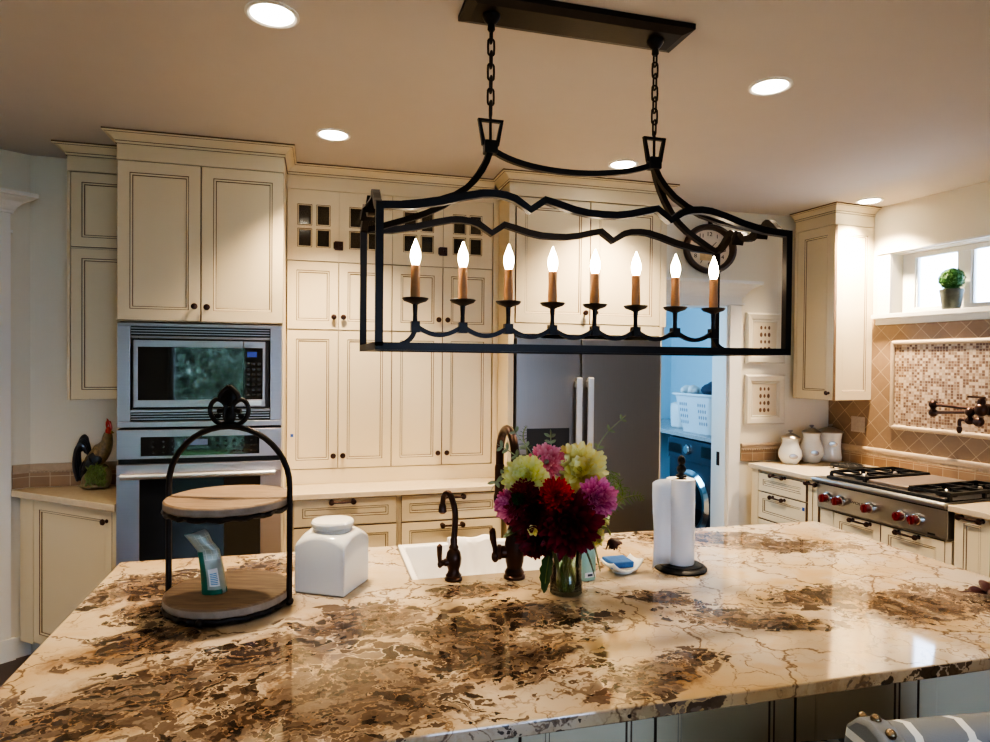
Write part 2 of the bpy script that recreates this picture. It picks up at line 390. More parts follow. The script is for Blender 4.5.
def mk_fabric():
    m,t,p=base('grey_fabric_white_hexagons'); x,y,z=t.sep(t.obj())
    k=.105; px=t.math('DIVIDE',t.math('ADD',x,4.0),k); py=t.math('DIVIDE',t.math('ADD',z,4.0),k)
    r3=math.sqrt(3)
    def cell(ax,ay):
        qx=t.math('SUBTRACT',t.math('MODULO',ax,1.0),.5); qy=t.math('SUBTRACT',t.math('MODULO',ay,r3),r3/2); return qx,qy
    a=cell(px,py); b=cell(t.math('ADD',px,.5),t.math('ADD',py,r3/2))
    def L2(q): return t.math('ADD',t.math('MULTIPLY',q[0],q[0]),t.math('MULTIPLY',q[1],q[1]))
    s=t.math('LESS_THAN',L2(a),L2(b))
    def sel(u,w): return t.math('ADD',t.math('MULTIPLY',s,u),t.math('MULTIPLY',t.math('SUBTRACT',1.0,s),w))
    gx=t.math('ABSOLUTE',sel(a[0],b[0])); gy=t.math('ABSOLUTE',sel(a[1],b[1]))
    h=t.math('MAXIMUM',gx,t.math('ADD',t.math('MULTIPLY',gx,.5),t.math('MULTIPLY',gy,r3/2)))
    ln=t.math('GREATER_THAN',h,.425)
    t.link(t.mix(ln,(.20,.22,.25),(.72,.74,.76)),p.inputs['Base Color']); p.inputs['Roughness'].default_value=.9
    t.link(t.bump(t.noise(t.obj(),400,2),.3),p.inputs['Normal']); return m
M['fabric']=mk_fabric()
def mk_hedge():
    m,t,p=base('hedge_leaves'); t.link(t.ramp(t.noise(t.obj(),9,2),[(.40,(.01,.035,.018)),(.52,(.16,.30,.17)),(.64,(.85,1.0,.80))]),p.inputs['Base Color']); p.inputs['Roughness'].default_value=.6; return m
M['hedge']=mk_hedge()
M['grass']=mat('lawn',(.10,.20,.05),.9,var=.4,vscale=6)
# ------------------------------------------------------------------ cabinet helpers
CG=[M['cream'],M['glaze']]
RX=Matrix.Rotation(PI/2,4,'X')          # local z -> -y
def T(x,y,z): return Matrix.Translation((x,y,z))
def rings(mb,x0,x1,z0,z1,seq,M_=None,y=0.0):
    """nested rectangles; seq = [(inset, depth, material of the ring that leads to the next)]"""
    prev=None
    for ins,d,mt in seq:
        q=[(x0+ins,y+d,z0+ins),(x1-ins,y+d,z0+ins),(x1-ins,y+d,z1-ins),(x0+ins,y+d,z1-ins)]
        if prev is not None:
            mb.add(prev+q,[(k,(k+1)%4,4+(k+1)%4,4+k) for k in range(4)],pm,M_)
        prev=q; pm=mt
    mb.add(prev,[(0,1,2,3)],pm,M_)
def front_panel(mb,x0,x1,z0,z1,w=.055,th=.018,M_=None,y=0.0):
    g=.0014
    rings(mb,x0+g,x1-g,z0+g,z1-g,[(0,th,1),(0,.0015,1),(.0012,0,0),(w,0,1),(w+.0032,.003,0),(w+.011,.004,1),(w+.0145,.008,0)],M_,y)
def knob(parent,x,z,y=0.0,name='knob',r=.016):
    mb=MB(); mb.lathe([(.010,0),(.010,.003),(.006,.006),(.006,.014),(r*.8,.018),(r,.023),(r*.85,.029),(r*.35,.032)],seg=16,M=T(x,y,z)@RX)
    return mb.build(name,M['bronze'],parent,smooth=True)
def pull(parent,x,z,y=0.0,L=.115,vertical=False):
    mb=MB()
    for s in (-1,1):
        mb.lathe([(.012,0),(.010,.004),(.006,.010),(.007,.018),(.014,.024),(.0155,.031),(.012,.039),(.004,.042)],seg=14,M=T(x+s*L/2,y,z)@RX)
    mb.tube([(x-L/2,y-.031,z),(x-L/4,y-.033,z),(x,y-.034,z),(x+L/4,y-.033,z),(x+L/2,y-.031,z)],[.006,.0055,.007,.0055,.006],10)
    return mb.build('pull_handle',M['bronze'],parent,smooth=True)
def door(parent,x0,x1,z0,z1,kn=None,w=.055,name='door',y=0.0):
    mb=MB(); front_panel(mb,x0,x1,z0,z1,w,y=y); o=mb.build(name,CG,parent)
    if kn: knob(o,kn[0],kn[1],y)
    return o
def glass_door(parent,x0,x1,z0,z1,px,pz):
    mb=MB(); g=.0012; a0,a1,b0,b1=x0+g,x1-g,z0+g,z1-g
    xs=[a0,px[0],px[1],px[2],px[3],a1]; zs=[b0,pz[0],pz[1],pz[2],pz[3],b1]
    for i in range(5):
        for j in range(5):
            if i in (1,3) and j in (1,3):
                rings_open=[(0,0),(.003,.002),(.007,.003),(.0095,.010)]; prev=None
                for ins,d in rings_open:
                    q=[(xs[i]+ins,d,zs[j]+ins),(xs[i+1]-ins,d,zs[j]+ins),(xs[i+1]-ins,d,zs[j+1]-ins),(xs[i]+ins,d,zs[j+1]-ins)]
                    if prev: mb.add(prev+q,[(k,(k+1)%4,4+(k+1)%4,4+k) for k in range(4)],1 if ins!=.007 else 0)
                    prev=q
            else: mb.add([(xs[i],0,zs[j]),(xs[i+1],0,zs[j]),(xs[i+1],0,zs[j+1]),(xs[i],0,zs[j+1])],[(0,1,2,3)],0)
    th=.018
    for q in (((a0,b0),(a1,b0)),((a1,b0),(a1,b1)),((a1,b1),(a0,b1)),((a0,b1),(a0,b0))):
        (p,r),(s,u)=q; mb.add([(p,0,r),(s,0,u),(s,th,u),(p,th,r)],[(3,2,1,0)],1)
    o=mb.build('glazed_door',CG,parent)
    gp=MB(); gp.box(px[0]-.003,px[3]+.003,.0102,.0122,pz[0]-.003,pz[3]+.003); gp.build('glass_pane',M['glassdoor'],o)
    bk=MB(); bk.add([(px[0]-.01,.0165,pz[0]-.01),(px[3]+.01,.0165,pz[0]-.01),(px[3]+.01,.0165,pz[3]+.01),(px[0]-.01,.0165,pz[3]+.01)],[(0,1,2,3)]); bk.build('interior_shade_sheet',M['cabdark'],o)  # dark sheet painted as the shaded inside of a solid carcass
    return o
CROWN0=[(0,2.668,1),(.009,2.669,0),(.011,2.681,0),(.006,2.684,1),(.009,2.687,0),(.016,2.690,0),(.022,2.699,0),(.034,2.711,0),(.050,2.719,0),(.060,2.722,1),(.062,2.7245,0),(.073,2.726,0),(.075,2.731,1),(.075,2.7395,0)]
CROWN=[(d*.72,2.74-(2.74-z)*.80,m) for d,z,m in CROWN0]
def crown(parent,path,prof=CROWN,name='crown_moulding',mats=None,back=True):
    mb=MB(); P=[Vector((x,y)) for x,y in path]; n=len(P); nr=[]
    for i in range(n-1):
        d=(P[i+1]-P[i]).normalized(); nr.append(Vector((d.y,-d.x)))
    mit=[]
    for i in range(n):
        if i==0: mit.append(nr[0])
        elif i==n-1: mit.append(nr[-1])
        else: mit.append((nr[i-1]+nr[i])/(1+nr[i-1].dot(nr[i])))
    k=len(prof); vs=[]
    for i in range(n):
        for d,z,_ in prof: q=P[i]+mit[i]*d; vs.append((q.x,q.y,z))
    for i in range(n-1):
        for j in range(k-1): mb.add([vs[i*k+j],vs[(i+1)*k+j],vs[(i+1)*k+j+1],vs[i*k+j+1]],[(0,1,2,3)],prof[j][2])
    for i in (0,n-1):   # end caps
        zs=[vs[i*k+j] for j in range(k)]; b=(P[i].x,P[i].y,prof[-1][1]); mb.add(zs+[b],[tuple(range(k+1))],0)
    top=[vs[i*k+k-1] for i in range(n)]+[(P[i].x,P[i].y,prof[-1][1]) for i in range(n)]
    mb.add(top,[(i,i+1,n+i+1,n+i) for i in range(n-1)],0)
    return mb.build(name,mats or CG,parent)

# ------------------------------------------------------------------ room shell
H=2.74; BW=4.10
O=(3.76,4.09,0); RZ=math.radians(-85)          # right wall frame: x along the wall, -y into the room
DC=(-1.53,4.10,0); DZ=math.radians(36)         # angled wall at the left corner
def placed(o,loc,rz): o.location=loc; o.rotation_euler=(0,0,rz); return o
mb=MB(); mb.box(-2.9,4.8,-3.4,6.5,-.06,0); struct(mb.build('floor',M['floor']))
mb=MB(); mb.box(-2.9,4.8,-3.4,6.5,H,H+.06); struct(mb.build('ceiling',M['ceil']))
mb=MB(); mb.box(-1.75,2.15,BW,BW+.15,0,H); mb.box(2.15,2.86,BW,BW+.15,2.06,H); mb.box(2.86,3.98,BW,BW+.15,0,H); struct(mb.build('wall_back',M['wall']))
mb=MB(); mb.box(-.05,.50,0,.2,0,H); mb.box(.50,1.36,0,.2,0,1.985); mb.box(.50,1.36,0,.2,2.40,H); mb.box(1.36,7.4,0,.2,0,H)
placed(struct(mb.build('wall_right',M['wall'])),O,RZ)
mb=MB(); mb.box(-1.30,-1.12,0,.12,0,H); mb.box(-1.12,-.20,0,.12,2.30,H); mb.box(-.20,.08,0,.12,0,H)
placed(struct(mb.build('wall_left_corner',M['wall'])),DC,DZ)
mb=MB(); mb.box(-2.75,-2.58,-3.35,3.42,0,H); struct(mb.build('wall_left',M['wall']))
# wall behind the camera with its windows
FY=-3.2
mb=MB()
for a in ((-2.75,-2.1,0,H),(-2.1,-1.0,2.15,H),(-1.0,.7,0,H),(.7,2.3,0,.85),(.7,2.3,2.2,H),(2.3,4.6,0,H)): mb.box(a[0],a[1],FY-.15,FY,a[2],a[3])
struct(mb.build('wall_front',M['wall']))
def plain_window(name,x0,x1,z0,z1,n):
    w=struct(MB().box(x0,x1,FY-.12,FY-.04,z0,z0+.06).box(x0,x1,FY-.12,FY-.04,z1-.06,z1).build(name,M['trim']))
    mb=MB()
    for i in range(n+1):
        x=lerp(x0,x1-.07,i/n); mb.box(x,x+.07,FY-.11,FY-.05,z0+.06,z1-.06)
    mb.build('window_frame',M['trim'],w); MB().box(x0+.02,x1-.02,FY-.085,FY-.08,z0+.02,z1-.02).build('window_pane',M['pane'],w)
plain_window('window_2',-2.1,-1.0,0.0,2.15,1); plain_window('window_3',.7,2.3,.85,2.2,2)
# laundry room behind the doorway
mb=MB(); mb.box(3.70,3.85,BW+.151,6.3,0,H); struct(mb.build('wall_laundry_right',M['bluewall']))
mb=MB(); mb.box(1.5,1.65,BW+.151,6.3,0,H); struct(mb.build('wall_laundry_left',M['bluewall']))
mb=MB(); mb.box(1.5,3.85,6.3,6.45,0,H); struct(mb.build('wall_laundry_back',M['bluewall']))
# doorway jamb, casing and header (white)
mb=MB(); mb.box(2.86,2.965,BW-.02,BW-.001,0,2.06); mb.box(2.848,2.862,BW-.012,BW+.16,0,2.06); mb.box(2.15,2.862,BW-.012,BW+.16,2.048,2.062)
mb.box(2.868,2.875,BW-.026,BW-.02,0,2.06); mb.box(2.15,2.985,BW-.03,BW-.001,2.062,2.075); mb.box(2.15,2.965,BW-.022,BW-.001,2.075,2.135)
t1=struct(mb.build('trim_1',M['trim']))
HEAD=[(0,2.118,0),(.012,2.12,0),(.014,2.132,0),(.02,2.14,0),(.028,2.155,0),(.05,2.178,0),(.075,2.192,0),(.085,2.20,0),(.10,2.204,0),(.10,2.226,0)]
crown(t1,[(2.15,BW-.018),(2.975,BW-.018),(2.975,BW-.001)],HEAD,'header_moulding',[M['trim']])
MB().box(2.842,2.848,4.155,4.185,.885,.985).build('strike_plate',M['bronze'],t1)
# door casing on the angled wall
mb=MB(); mb.box(-.21,-.094,-.022,-.001,.12,2.30); mb.box(-.215,-.075,-.03,-.001,0,.12); mb.box(-1.24,-1.125,-.022,-.001,.12,2.30); mb.box(-1.245,-1.12,-.03,-.001,0,.12)
mb.box(-1.25,-.085,-.026,-.001,2.30,2.315); mb.box(-1.24,-.095,-.022,-.001,2.315,2.42)
t2=placed(struct(mb.build('trim_2',M['trim'])),DC,DZ)
HEAD2=[(d,z+.284,m) for d,z,m in HEAD]
crown(t2,[(-1.24,0),(-1.24,-.02),(-.095,-.02),(-.095,0)],HEAD2,'header_moulding',[M['trim']])
d1=placed(struct(MB().box(-1.12,-.20,.04,.08,.005,2.30).build('door_1',M['trim'])),DC,DZ)
knob(d1,-1.05,1.0,.04,'door_knob',.028)
mb=MB(); mb.box(-.072,0,-.014,-.001,0,.11); placed(struct(mb.build('baseboard_left',M['trim'])),DC,DZ)
# window over the cooktop (right wall frame: x=u, y=-v)
w1=struct(MB().box(.50,1.36,.06,.19,1.97,1.992).build('window_1',M['trim'])); placed(w1,O,RZ)
mb=MB(); y0,y1=.10,.15
for a in ((.502,.59,1.992,2.398),(.59,1.26,1.992,2.03),(.59,1.26,2.365,2.398),(.875,.958,2.03,2.365),(1.26,1.358,1.992,2.398)): mb.box(a[0],a[1],y0,y1,a[2],a[3])
for a in ((.59,.60,2.03,2.365),(.865,.875,2.03,2.365),(.958,.968,2.03,2.365),(1.25,1.26,2.03,2.365)): mb.box(a[0],a[1],y0+.012,y1,a[2],a[3])
mb.build('window_frame',M['trim'],w1,bevel=.002)
MB().box(.60,.865,.128,.132,2.03,2.365).build('window_pane',M['pane'],w1); MB().box(.968,1.25,.128,.132,2.03,2.365).build('window_pane',M['pane'],w1)
mb=MB(); mb.box(.385,1.475,-.055,.06,1.957,1.987); mb.box(.395,1.465,-.022,-.001,1.915,1.957); mb.box(.405,.500,-.02,-.001,1.987,2.405); mb.box(1.36,1.455,-.02,-.001,1.987,2.405); mb.box(.395,1.465,-.03,-.001,2.405,2.418)
placed(struct(mb.build('trim_3',M['trim'],bevel=.002)),O,RZ)
# outside greenery seen mirrored in the oven doors
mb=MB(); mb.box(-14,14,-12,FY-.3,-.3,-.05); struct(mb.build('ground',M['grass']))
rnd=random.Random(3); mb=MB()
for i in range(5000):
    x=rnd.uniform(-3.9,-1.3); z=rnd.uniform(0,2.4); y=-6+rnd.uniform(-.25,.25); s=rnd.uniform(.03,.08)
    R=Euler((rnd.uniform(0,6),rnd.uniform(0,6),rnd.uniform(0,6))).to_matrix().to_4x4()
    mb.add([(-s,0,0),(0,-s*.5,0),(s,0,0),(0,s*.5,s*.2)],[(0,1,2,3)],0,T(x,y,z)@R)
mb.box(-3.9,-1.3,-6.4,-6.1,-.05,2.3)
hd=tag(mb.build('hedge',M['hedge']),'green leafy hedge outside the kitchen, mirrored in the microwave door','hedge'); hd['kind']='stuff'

# ------------------------------------------------------------------ cabinets, left to right
FR=(.0,.018)
def carcass(parent,boxes,name='carcass'):
    mb=MB()
    for b in boxes: mb.box(*b)
    return mb.build(name,M['cream'],parent)
# 1. upper cabinet in the left corner
Lc=thing('upper_cabinet','cream wall cabinet with two stacked doors left of the ovens, above the rooster','cabinet',(-1.264,3.83,0))
carcass(Lc,[(0,.304,.018,.262,1.415,2.605)])
MB().box(0,.304,.001,.26,2.606,2.682).build('frieze',M['cream'],Lc)
MB().box(.0,.0135,.001,.02,1.415,2.603).build('side_stile',M['cream'],Lc)
door(Lc,.015,.335,2.212,2.602,w=.05); door(Lc,.015,.335,1.416,2.206,w=.05)
crown(Lc,[(0,.26),(0,0),(.305,0)])
# 2. oven tower
Ov=thing('oven_cabinet','tall cream cabinet around the microwave and wall oven, two doors on top','cabinet',(-.957,3.545,0))
carcass(Ov,[(0,.775,.018,.553,1.818,2.604),(0,.012,.018,.553,0,1.818),(.765,.777,.018,.553,0,1.818),(0,.775,.45,.553,0,1.818),(0,.775,.018,.45,0,.44)])
MB().box(0,.777,0,.553,2.606,2.682).build('frieze',M['cream'],Ov)
door(Ov,.0,.380,1.822,2.604,(.353,1.897)); door(Ov,.381,.777,1.822,2.604,(.411,1.895))
crown(Ov,[(0,.275),(0,0),(.777,0),(.777,.30)])
# 3. two hutch units on the back counter
XA,XB,XC=-.178,.4135,1.03
for k,(x0,x1,lbl) in enumerate(((XA,XB,'cream hutch cabinet beside the oven tower, six doors, little glass panes on top'),(XB,XC,'cream hutch cabinet beside the fridge, six doors, little glass panes on top'))):
    U=thing('hutch_cabinet',lbl,'cabinet',(x0,3.85,0),group='hutch cabinets on the back counter'); w=x1-x0; mid=(.107-x0) if k==0 else (.717-x0)
    carcass(U,[(0,w,.018,.248,.922,2.604)])
    MB().box(0,w,0,.248,.922,1.006).build('bottom_rail',M['cream'],U); MB().box(0,w,0,.248,2.606,2.682).build('frieze',M['cream'],U)
    e0=0; e1=w if k==0 else w-.004
    if k==1: MB().box(w+.0005,w+.0345,.001,.248,.922,2.668).build('filler_strip',M['cream'],U)
    for a,b in ((e0,mid),(mid,e1)):
        c=(a+b)/2 + (.004 if a==e0 else -.004)
        glass_door(U,a,b,2.200,2.604,(c-.091,c-.010,c+.012,c+.091),(2.278,2.384,2.402,2.522))
        kx=mid-.026 if a==e0 else mid+.028
        door(U,a,b,1.808,2.198,(kx,1.882),w=.05); door(U,a,b,1.008,1.806,(kx,1.083),w=.05)
    mb=MB(); mb.box(mid-.024,mid+.024,-.012,0,2.268,2.318); mb.box(mid-.030,mid-.002,-.016,-.004,2.274,2.312); mb.lathe([(.009,0),(.009,.008),(.004,.010)],M=T(mid+.008,-.012,2.293)@RX,seg=12)
    mb.build('latch',M['bronze'],U,bevel=.002)
    crown(U,[(0,0),(w,0)])
# 4. refrigerator surround
Fc=thing('refrigerator_cabinet','cream cabinet surround over the refrigerator with two upper doors and crown','cabinet',(1.066,3.63,0))
carcass(Fc,[(0,1.026,.018,.468,1.802,2.604),(0,.034,.018,.468,0,1.802),(.982,.998,.018,.468,0,1.802)])
mb=MB(); mb.box(0,.034,0,.018,0,2.604); mb.box(.982,.998,0,.018,0,1.86); mb.box(.034,.982,0,.018,1.802,1.86); mb.box(.985,1.026,0,.018,1.86,2.604); mb.build('face_frame',M['cream'],Fc)
MB().box(0,1.026,0,.468,2.606,2.682).build('frieze',M['cream'],Fc)
door(Fc,.042,.511,1.864,2.602,(.478,1.933)); door(Fc,.512,.984,1.864,2.602,(.541,1.934))
crown(Fc,[(0,.225),(0,0),(1.026,0),(1.026,.46)])
# 5. back base drawers and counter
for x0,x1,h,lbl in ((-.178,.433,(.127,.127),'cream base unit with two wide drawers beside the oven tower'),(.434,1.030,(.738,.734),'cream base unit with two wide drawers next to the refrigerator')):
    U=thing('drawer_cabinet',lbl,'cabinet',(x0,3.60,0),group='drawer units under the back counter'); w=x1-x0
    carcass(U,[(0,w,.018,.498,.1,.888),(0,w,.08,.498,0,.1)])
    lo=.05 if x0<0 else .012
    if x0<0: MB().box(0,.048,0,.018,.1,.888).build('filler_strip',M['cream'],U)
    for (z0,z1,hz,hx) in ((.737,.884,.876,h[0]),(.42,.733,.709,h[1])):
        mb=MB(); front_panel(mb,lo,w-.012,z0,z1,w=.045); d=mb.build('drawer',CG,U); pull(d,hx-x0,hz-(.008 if hz>.8 else 0))
    mb=MB(); front_panel(mb,lo,w-.012,.11,.416,w=.045); d=mb.build('drawer',CG,U); pull(d,h[1]-x0,.39)
mb=MB(); mb.prism([(-.178,3.565),(1.064,3.585),(1.064,BW-.002),(-.178,BW-.002)],.889,.921)
tag(mb.build('back_countertop',M['quartz'],bevel=.004),'beige stone countertop along the back wall under the hutch cabinets','countertop')
tag(MB().box(-.155,-.139,3.8478,3.8497,1.195,1.212).build('sticker',M['bluetape']),'tiny blue sticker on cream cabinet door edge beside the oven','sticker')
# 6. left angled base cabinet and counter
A=Vector((-1.60,4.035)); B=Vector((-.957,3.508)); ang=math.atan2(B.y-A.y,B.x-A.x); Lw=(B-A).length
mb=MB(); mb.prism([(A.x,A.y),(B.x,B.y),(-.959,BW-.002),(-1.534,BW-.002)],.885,.92)
tag(mb.build('corner_countertop',M['quartz'],bevel=.004),'small beige stone countertop under the rooster in the left corner','countertop')
nrm=Vector((-math.sin(ang),math.cos(ang))); A2=A+nrm*.03
Lb=thing('corner_base_cabinet','cream angled base cabinet in the left corner with one door and black knob','cabinet',(A2.x,A2.y,0),ang)
mb=MB(); ca,sa=math.cos(-ang),math.sin(-ang)
def toL(x,y): dx,dy=x-A2.x,y-A2.y; return (dx*ca-dy*sa,dx*sa+dy*ca)
mb.prism([(.04,.018),(Lw-.012,.018),toL(-.962,BW-.004),toL(-1.50,BW-.004)],.1,.884); mb.build('carcass',M['cream'],Lb)
mb=MB(); mb.box(.035,.145,0,.018,.1,.884); mb.box(Lw-.055,Lw-.012,0,.018,.1,.884); mb.box(.145,Lw-.055,0,.018,.881,.884); mb.build('face_frame',M['cream'],Lb)
door(Lb,.147,Lw-.057,.11,.880,(Lw-.095,.825),w=.05)
# ------------------------------------------------------------------ right run (x=u along wall, y=-v)
def rthing(name,label,cat,u,v,z,group=None):
    c,s=math.cos(RZ),math.sin(RZ); x,y=u,-v
    return thing(name,label,cat,(O[0]+c*x-s*y,O[1]+s*x+c*y,z),RZ,group)
Rc=rthing('corner_wall_cabinet','tall cream wall cabinet left of the window above the canisters','cabinet',0,.365,0)
carcass(Rc,[(.006,.342,.018,.363,1.385,2.604)]); MB().box(.006,.36,0,.363,2.606,2.682).build('frieze',M['cream'],Rc)
door(Rc,.03,.36,1.385,2.604,(.322,1.437),w=.062); MB().box(.006,.029,0,.018,1.385,2.604).build('side_stile',M['cream'],Rc)
mb=MB(); front_panel(mb,.018,.363,1.385,2.604,w=.06,M_=T(.36,0,0)@Matrix.Rotation(PI/2,4,'Z')); mb.build('end_panel',CG,Rc)
crown(Rc,[(.0,0),(.36,0),(.36,.363)])
vb=.745
Rb=rthing('corner_drawer_cabinet','cream base unit with stacked drawers under the white canisters','cabinet',0,vb,0)
carcass(Rb,[(.012,.517,.018,.735,.1,.888),(.012,.517,.08,.735,0,.1)])
MB().box(.012,.078,0,.018,.1,.888).build('filler_strip',M['cream'],Rb)
for z0,z1,hz in ((.737,.866,.862),(.545,.733,.713),(.33,.541,.51),(.11,.326,.30)):
    mb=MB(); front_panel(mb,.08,.507,z0,z1,w=.042); d=mb.build('drawer',CG,Rb); pull(d,.272,hz,L=.105)
MB().box(.478,.497,-.002,-.0002,.676,.699,0,Matrix.Identity(4)).build('blue_tape',M['bluetape'],Rb)
for k,(u0,u1,ub,lbl) in enumerate(((.52,.610,.610,'narrow cream pull-out cabinet with bar handle left of the cooktop'),(1.455,1.64,1.64,'narrow cream pull-out cabinet with bar handle right of the cooktop'))):
    N=rthing('pull_out_cabinet',lbl,'cabinet',u0,vb,0,'pull-out cabinets flanking the cooktop'); w=u1-u0
    carcass(N,[(.002,w-.002,.018,.735,.1,.888),(.002,w-.002,.08,.735,0,.1)])
    mb=MB(); front_panel(mb,.004,w-.004,.11,.885,w=.032 if k==0 else .045); d=mb.build('pull_out_front',CG,N); pull(d,w/2,.868,L=.075 if k==0 else .1)
N=rthing('end_base_cabinet','cream base cabinet at the right edge of the picture past the cooktop','cabinet',1.643,vb,0)
carcass(N,[(.002,.9,.018,.735,.1,.888),(.002,.9,.08,.735,0,.1)]); door(N,.004,.45,.11,.885,(.42,.80)); door(N,.452,.898,.11,.885,(.48,.80))
Cb=rthing('cooktop_base_cabinet','cream base cabinet below the cooktop with two wide bar-handled drawers','cabinet',.619,vb,0)
carcass(Cb,[(.002,.832,.018,.735,.1,.725),(.002,.832,.08,.735,0,.1)])
for a,b,h in ((.10,.425,.300),(.427,.795,.595)):
    for z0,z1,hz in ((.50,.722,.706),(.11,.496,.46)):
        mb=MB(); front_panel(mb,a,b,z0,z1,w=.045); d=mb.build('drawer',CG,Cb); pull(d,h,hz)
MB().box(.004,.098,0,.018,.1,.725).build('filler_strip',M['cream'],Cb); MB().box(.797,.83,0,.018,.1,.725).build('filler_strip',M['cream'],Cb)
mb=MB(); mb.prism([(.0,-.768),(.597,-.768),(.597,-.158),(1.447,-.158),(1.447,-.004),(.004,-.004)],.889,.92)
tag(placed(mb.build('corner_stone_countertop',M['quartz'],bevel=.004),O,RZ),'beige stone countertop under the canisters, running behind the cooktop','countertop')
mb=MB(); mb.prism([(1.449,-.782),(2.545,-.782),(2.545,-.004),(1.449,-.004)],.889,.92)
tag(placed(mb.build('end_countertop',M['quartz'],bevel=.004),O,RZ),'beige stone countertop right of the cooktop at the picture edge','countertop')
# tile backsplashes
bs=thing('tile_backsplash','brown diamond tile backsplash with mosaic inset behind the cooktop','backsplash',O,RZ)
mb=MB(); mb.box(.0,.385,-.010,-.001,1.05,1.957); mb.box(.385,2.5,-.010,-.001,1.05,1.913); mb.build('diamond_tile_field',M['diamond'],bs)
MB().box(0,2.5,-.011,-.001,.922,.99).build('square_tile_course',M['course'],bs)
mb=MB(); mb.tube([(0,-.012,1.035),(2.5,-.012,1.035)],.017,10,flat=.9); mb.tube([(0,-.008,.998),(2.5,-.008,.998)],.009,8); mb.box(0,2.5,-.016,-.002,.998,1.05)
mb.build('chair_rail',M['rail'],bs,smooth=True)
mb=MB()
for i in range(125):
    mb.ell((.01+i*.02,-.018,1.003),(.011,.005,.008),8,6)
mb.build('rope_moulding',M['rail'],bs,smooth=True)
MB().box(.545,1.62,-.016,-.011,1.228,1.772).build('mosaic_panel',M['mosaic'],bs)
mb=MB()
for a in (((.53,1.787),(1.635,1.787)),((.53,1.213),(1.635,1.213)),((.53,1.213),(.53,1.787)),((1.635,1.213),(1.635,1.787))):
    mb.tube([(a[0][0],-.014,a[0][1]),(a[1][0],-.014,a[1][1])],.0165,10)
mb.build('panel_frame',M['rail'],bs,smooth=True)
ou=rthing('outlet','speckled stone-coloured double outlet plate on the diamond tile','outlet',.262,.011,1.205)
MB().box(-.056,.056,-.006,0,-.056,.056).build('cover_plate',M['plate'],ou,bevel=.002)
for sx in (-.026,.026):
    for sz in (-.02,.02): MB().box(sx-.015,sx+.015,-.008,-.006,sz-.016,sz+.016).build('receptacle',M['plate'],ou,bevel=.002)
bb=thing('corner_backsplash','short brown tile backsplash with rail behind the white canisters','backsplash',(2.985,BW,0))
MB().box(0,.76,-.010,-.001,.922,1.0).build('square_tile_course',M['course'],bb)
mb=MB(); mb.box(0,.76,-.014,-.001,1.0,1.05); mb.tube([(0,-.012,1.04),(.76,-.012,1.04)],.014,8)
for i in range(38): mb.ell((.01+i*.02,-.015,1.008),(.011,.005,.008),8,6)
mb.build('chair_rail',M['rail'],bb,smooth=True)
lb=thing('left_backsplash','short brown tile backsplash with rope rail behind the rooster','backsplash',(-1.53,BW,0))
mb=MB(); mb.box(0,.57,-.010,-.001,.922,1.002); DM=Matrix.Rotation(DZ,4,'Z'); mb.box(-.085,0,-.010,-.001,.922,1.002,0,DM); mb.build('square_tile_course',M['course'],lb)
mb=MB(); mb.box(0,.57,-.014,-.001,1.002,1.05); mb.box(-.085,.004,-.014,-.001,1.002,1.05,0,DM)
for i in range(29): mb.ell((.006+i*.02,-.015,1.008),(.011,.005,.007),8,6)
mb.build('chair_rail',M['rail'],lb,smooth=True)
# ------------------------------------------------------------------ appliances
mw=thing('microwave','built-in stainless microwave with dark glass door set above the wall oven','microwave',(-.569,3.545,1.293))   # x -.383..383
mb=MB()
W=.383; Ht=.517
for a in ((-W,W,0,.028),(-W,W,.50,Ht),(-W,-.325,.028,.50),(.325,W,.028,.50)): mb.box(a[0],a[1],-.012,.0,a[2],a[3])
mb.box(-.325,.325,-.008,0,.074,.088); mb.box(-.325,.325,-.008,0,.442,.452)
mb.build('trim_frame',M['steel'],mw,bevel=.0025)
for z0 in (.030,.454):
    mb=MB(); mb.box(-.325,.325,-.001,.02,z0,z0+.046)
    v=mb.build('vent',M['black'],mw); mb=MB()
    for i in range(3): mb.box(-.322,.322,-.008,-.001,z0+.008+i*.013,z0+.013+i*.013)
    mb.build('vent_slat',M['steel'],v)
MB().box(-.318,.318,-.004,.36,.09,.44).build('oven_body',M['black'],mw)
mb=MB(); x0,x1,z0,z1=-.307,.197,.100,.432
for a in ((x0,x1,z0,z0+.036),(x0,x1,z1-.034,z1),(x0,x0+.02,z0+.036,z1-.034)): mb.box(a[0],a[1],-.028,-.004,a[2],a[3])
dr=mb.build('microwave_door',M['steel'],mw,bevel=.002)
MB().box(x0+.02,x1,-.0265,-.004,z0+.036,z1-.034).build('door_window',M['blackglass'],dr)
mb=MB()
for a in ((.199,.302,.100,.136),(.199,.302,.398,.432),(.289,.302,.136,.398)): mb.box(a[0],a[1],-.028,-.004,a[2],a[3])
cp=mb.build('control_panel',M['steel'],mw,bevel=.002)
MB().box(.199,.289,-.0265,-.004,.136,.398).build('panel_glass',M['blackglass'],cp)
MB().box(.215,.262,-.0272,-.0262,.352,.380).build('clock_display',M['led'],cp)
mb=MB()
for i in range(3):
    for j in range(7): mb.box(.213+i*.026,.228+i*.026,-.0270,-.0262,.155+j*.026,.166+j*.026)
mb.build('keypad',mat('dim_keypad_print',(.03,.032,.035),.4),cp)
MB().box(.225,.285,-.030,-.028,.106,.130).build('open_button',M['steelb'],cp,bevel=.001)
wo=thing('wall_oven','stainless wall oven with wide bar handle under the microwave','oven',(-.569,3.545,.45))
MB().box(-.38,.38,.0,.40,0,.835).build('oven_body',M['black'],wo)
mb=MB(); mb.box(-W,W,-.022,0,.688,.832); cpn=mb.build('control_panel',M['steel'],wo,bevel=.003)
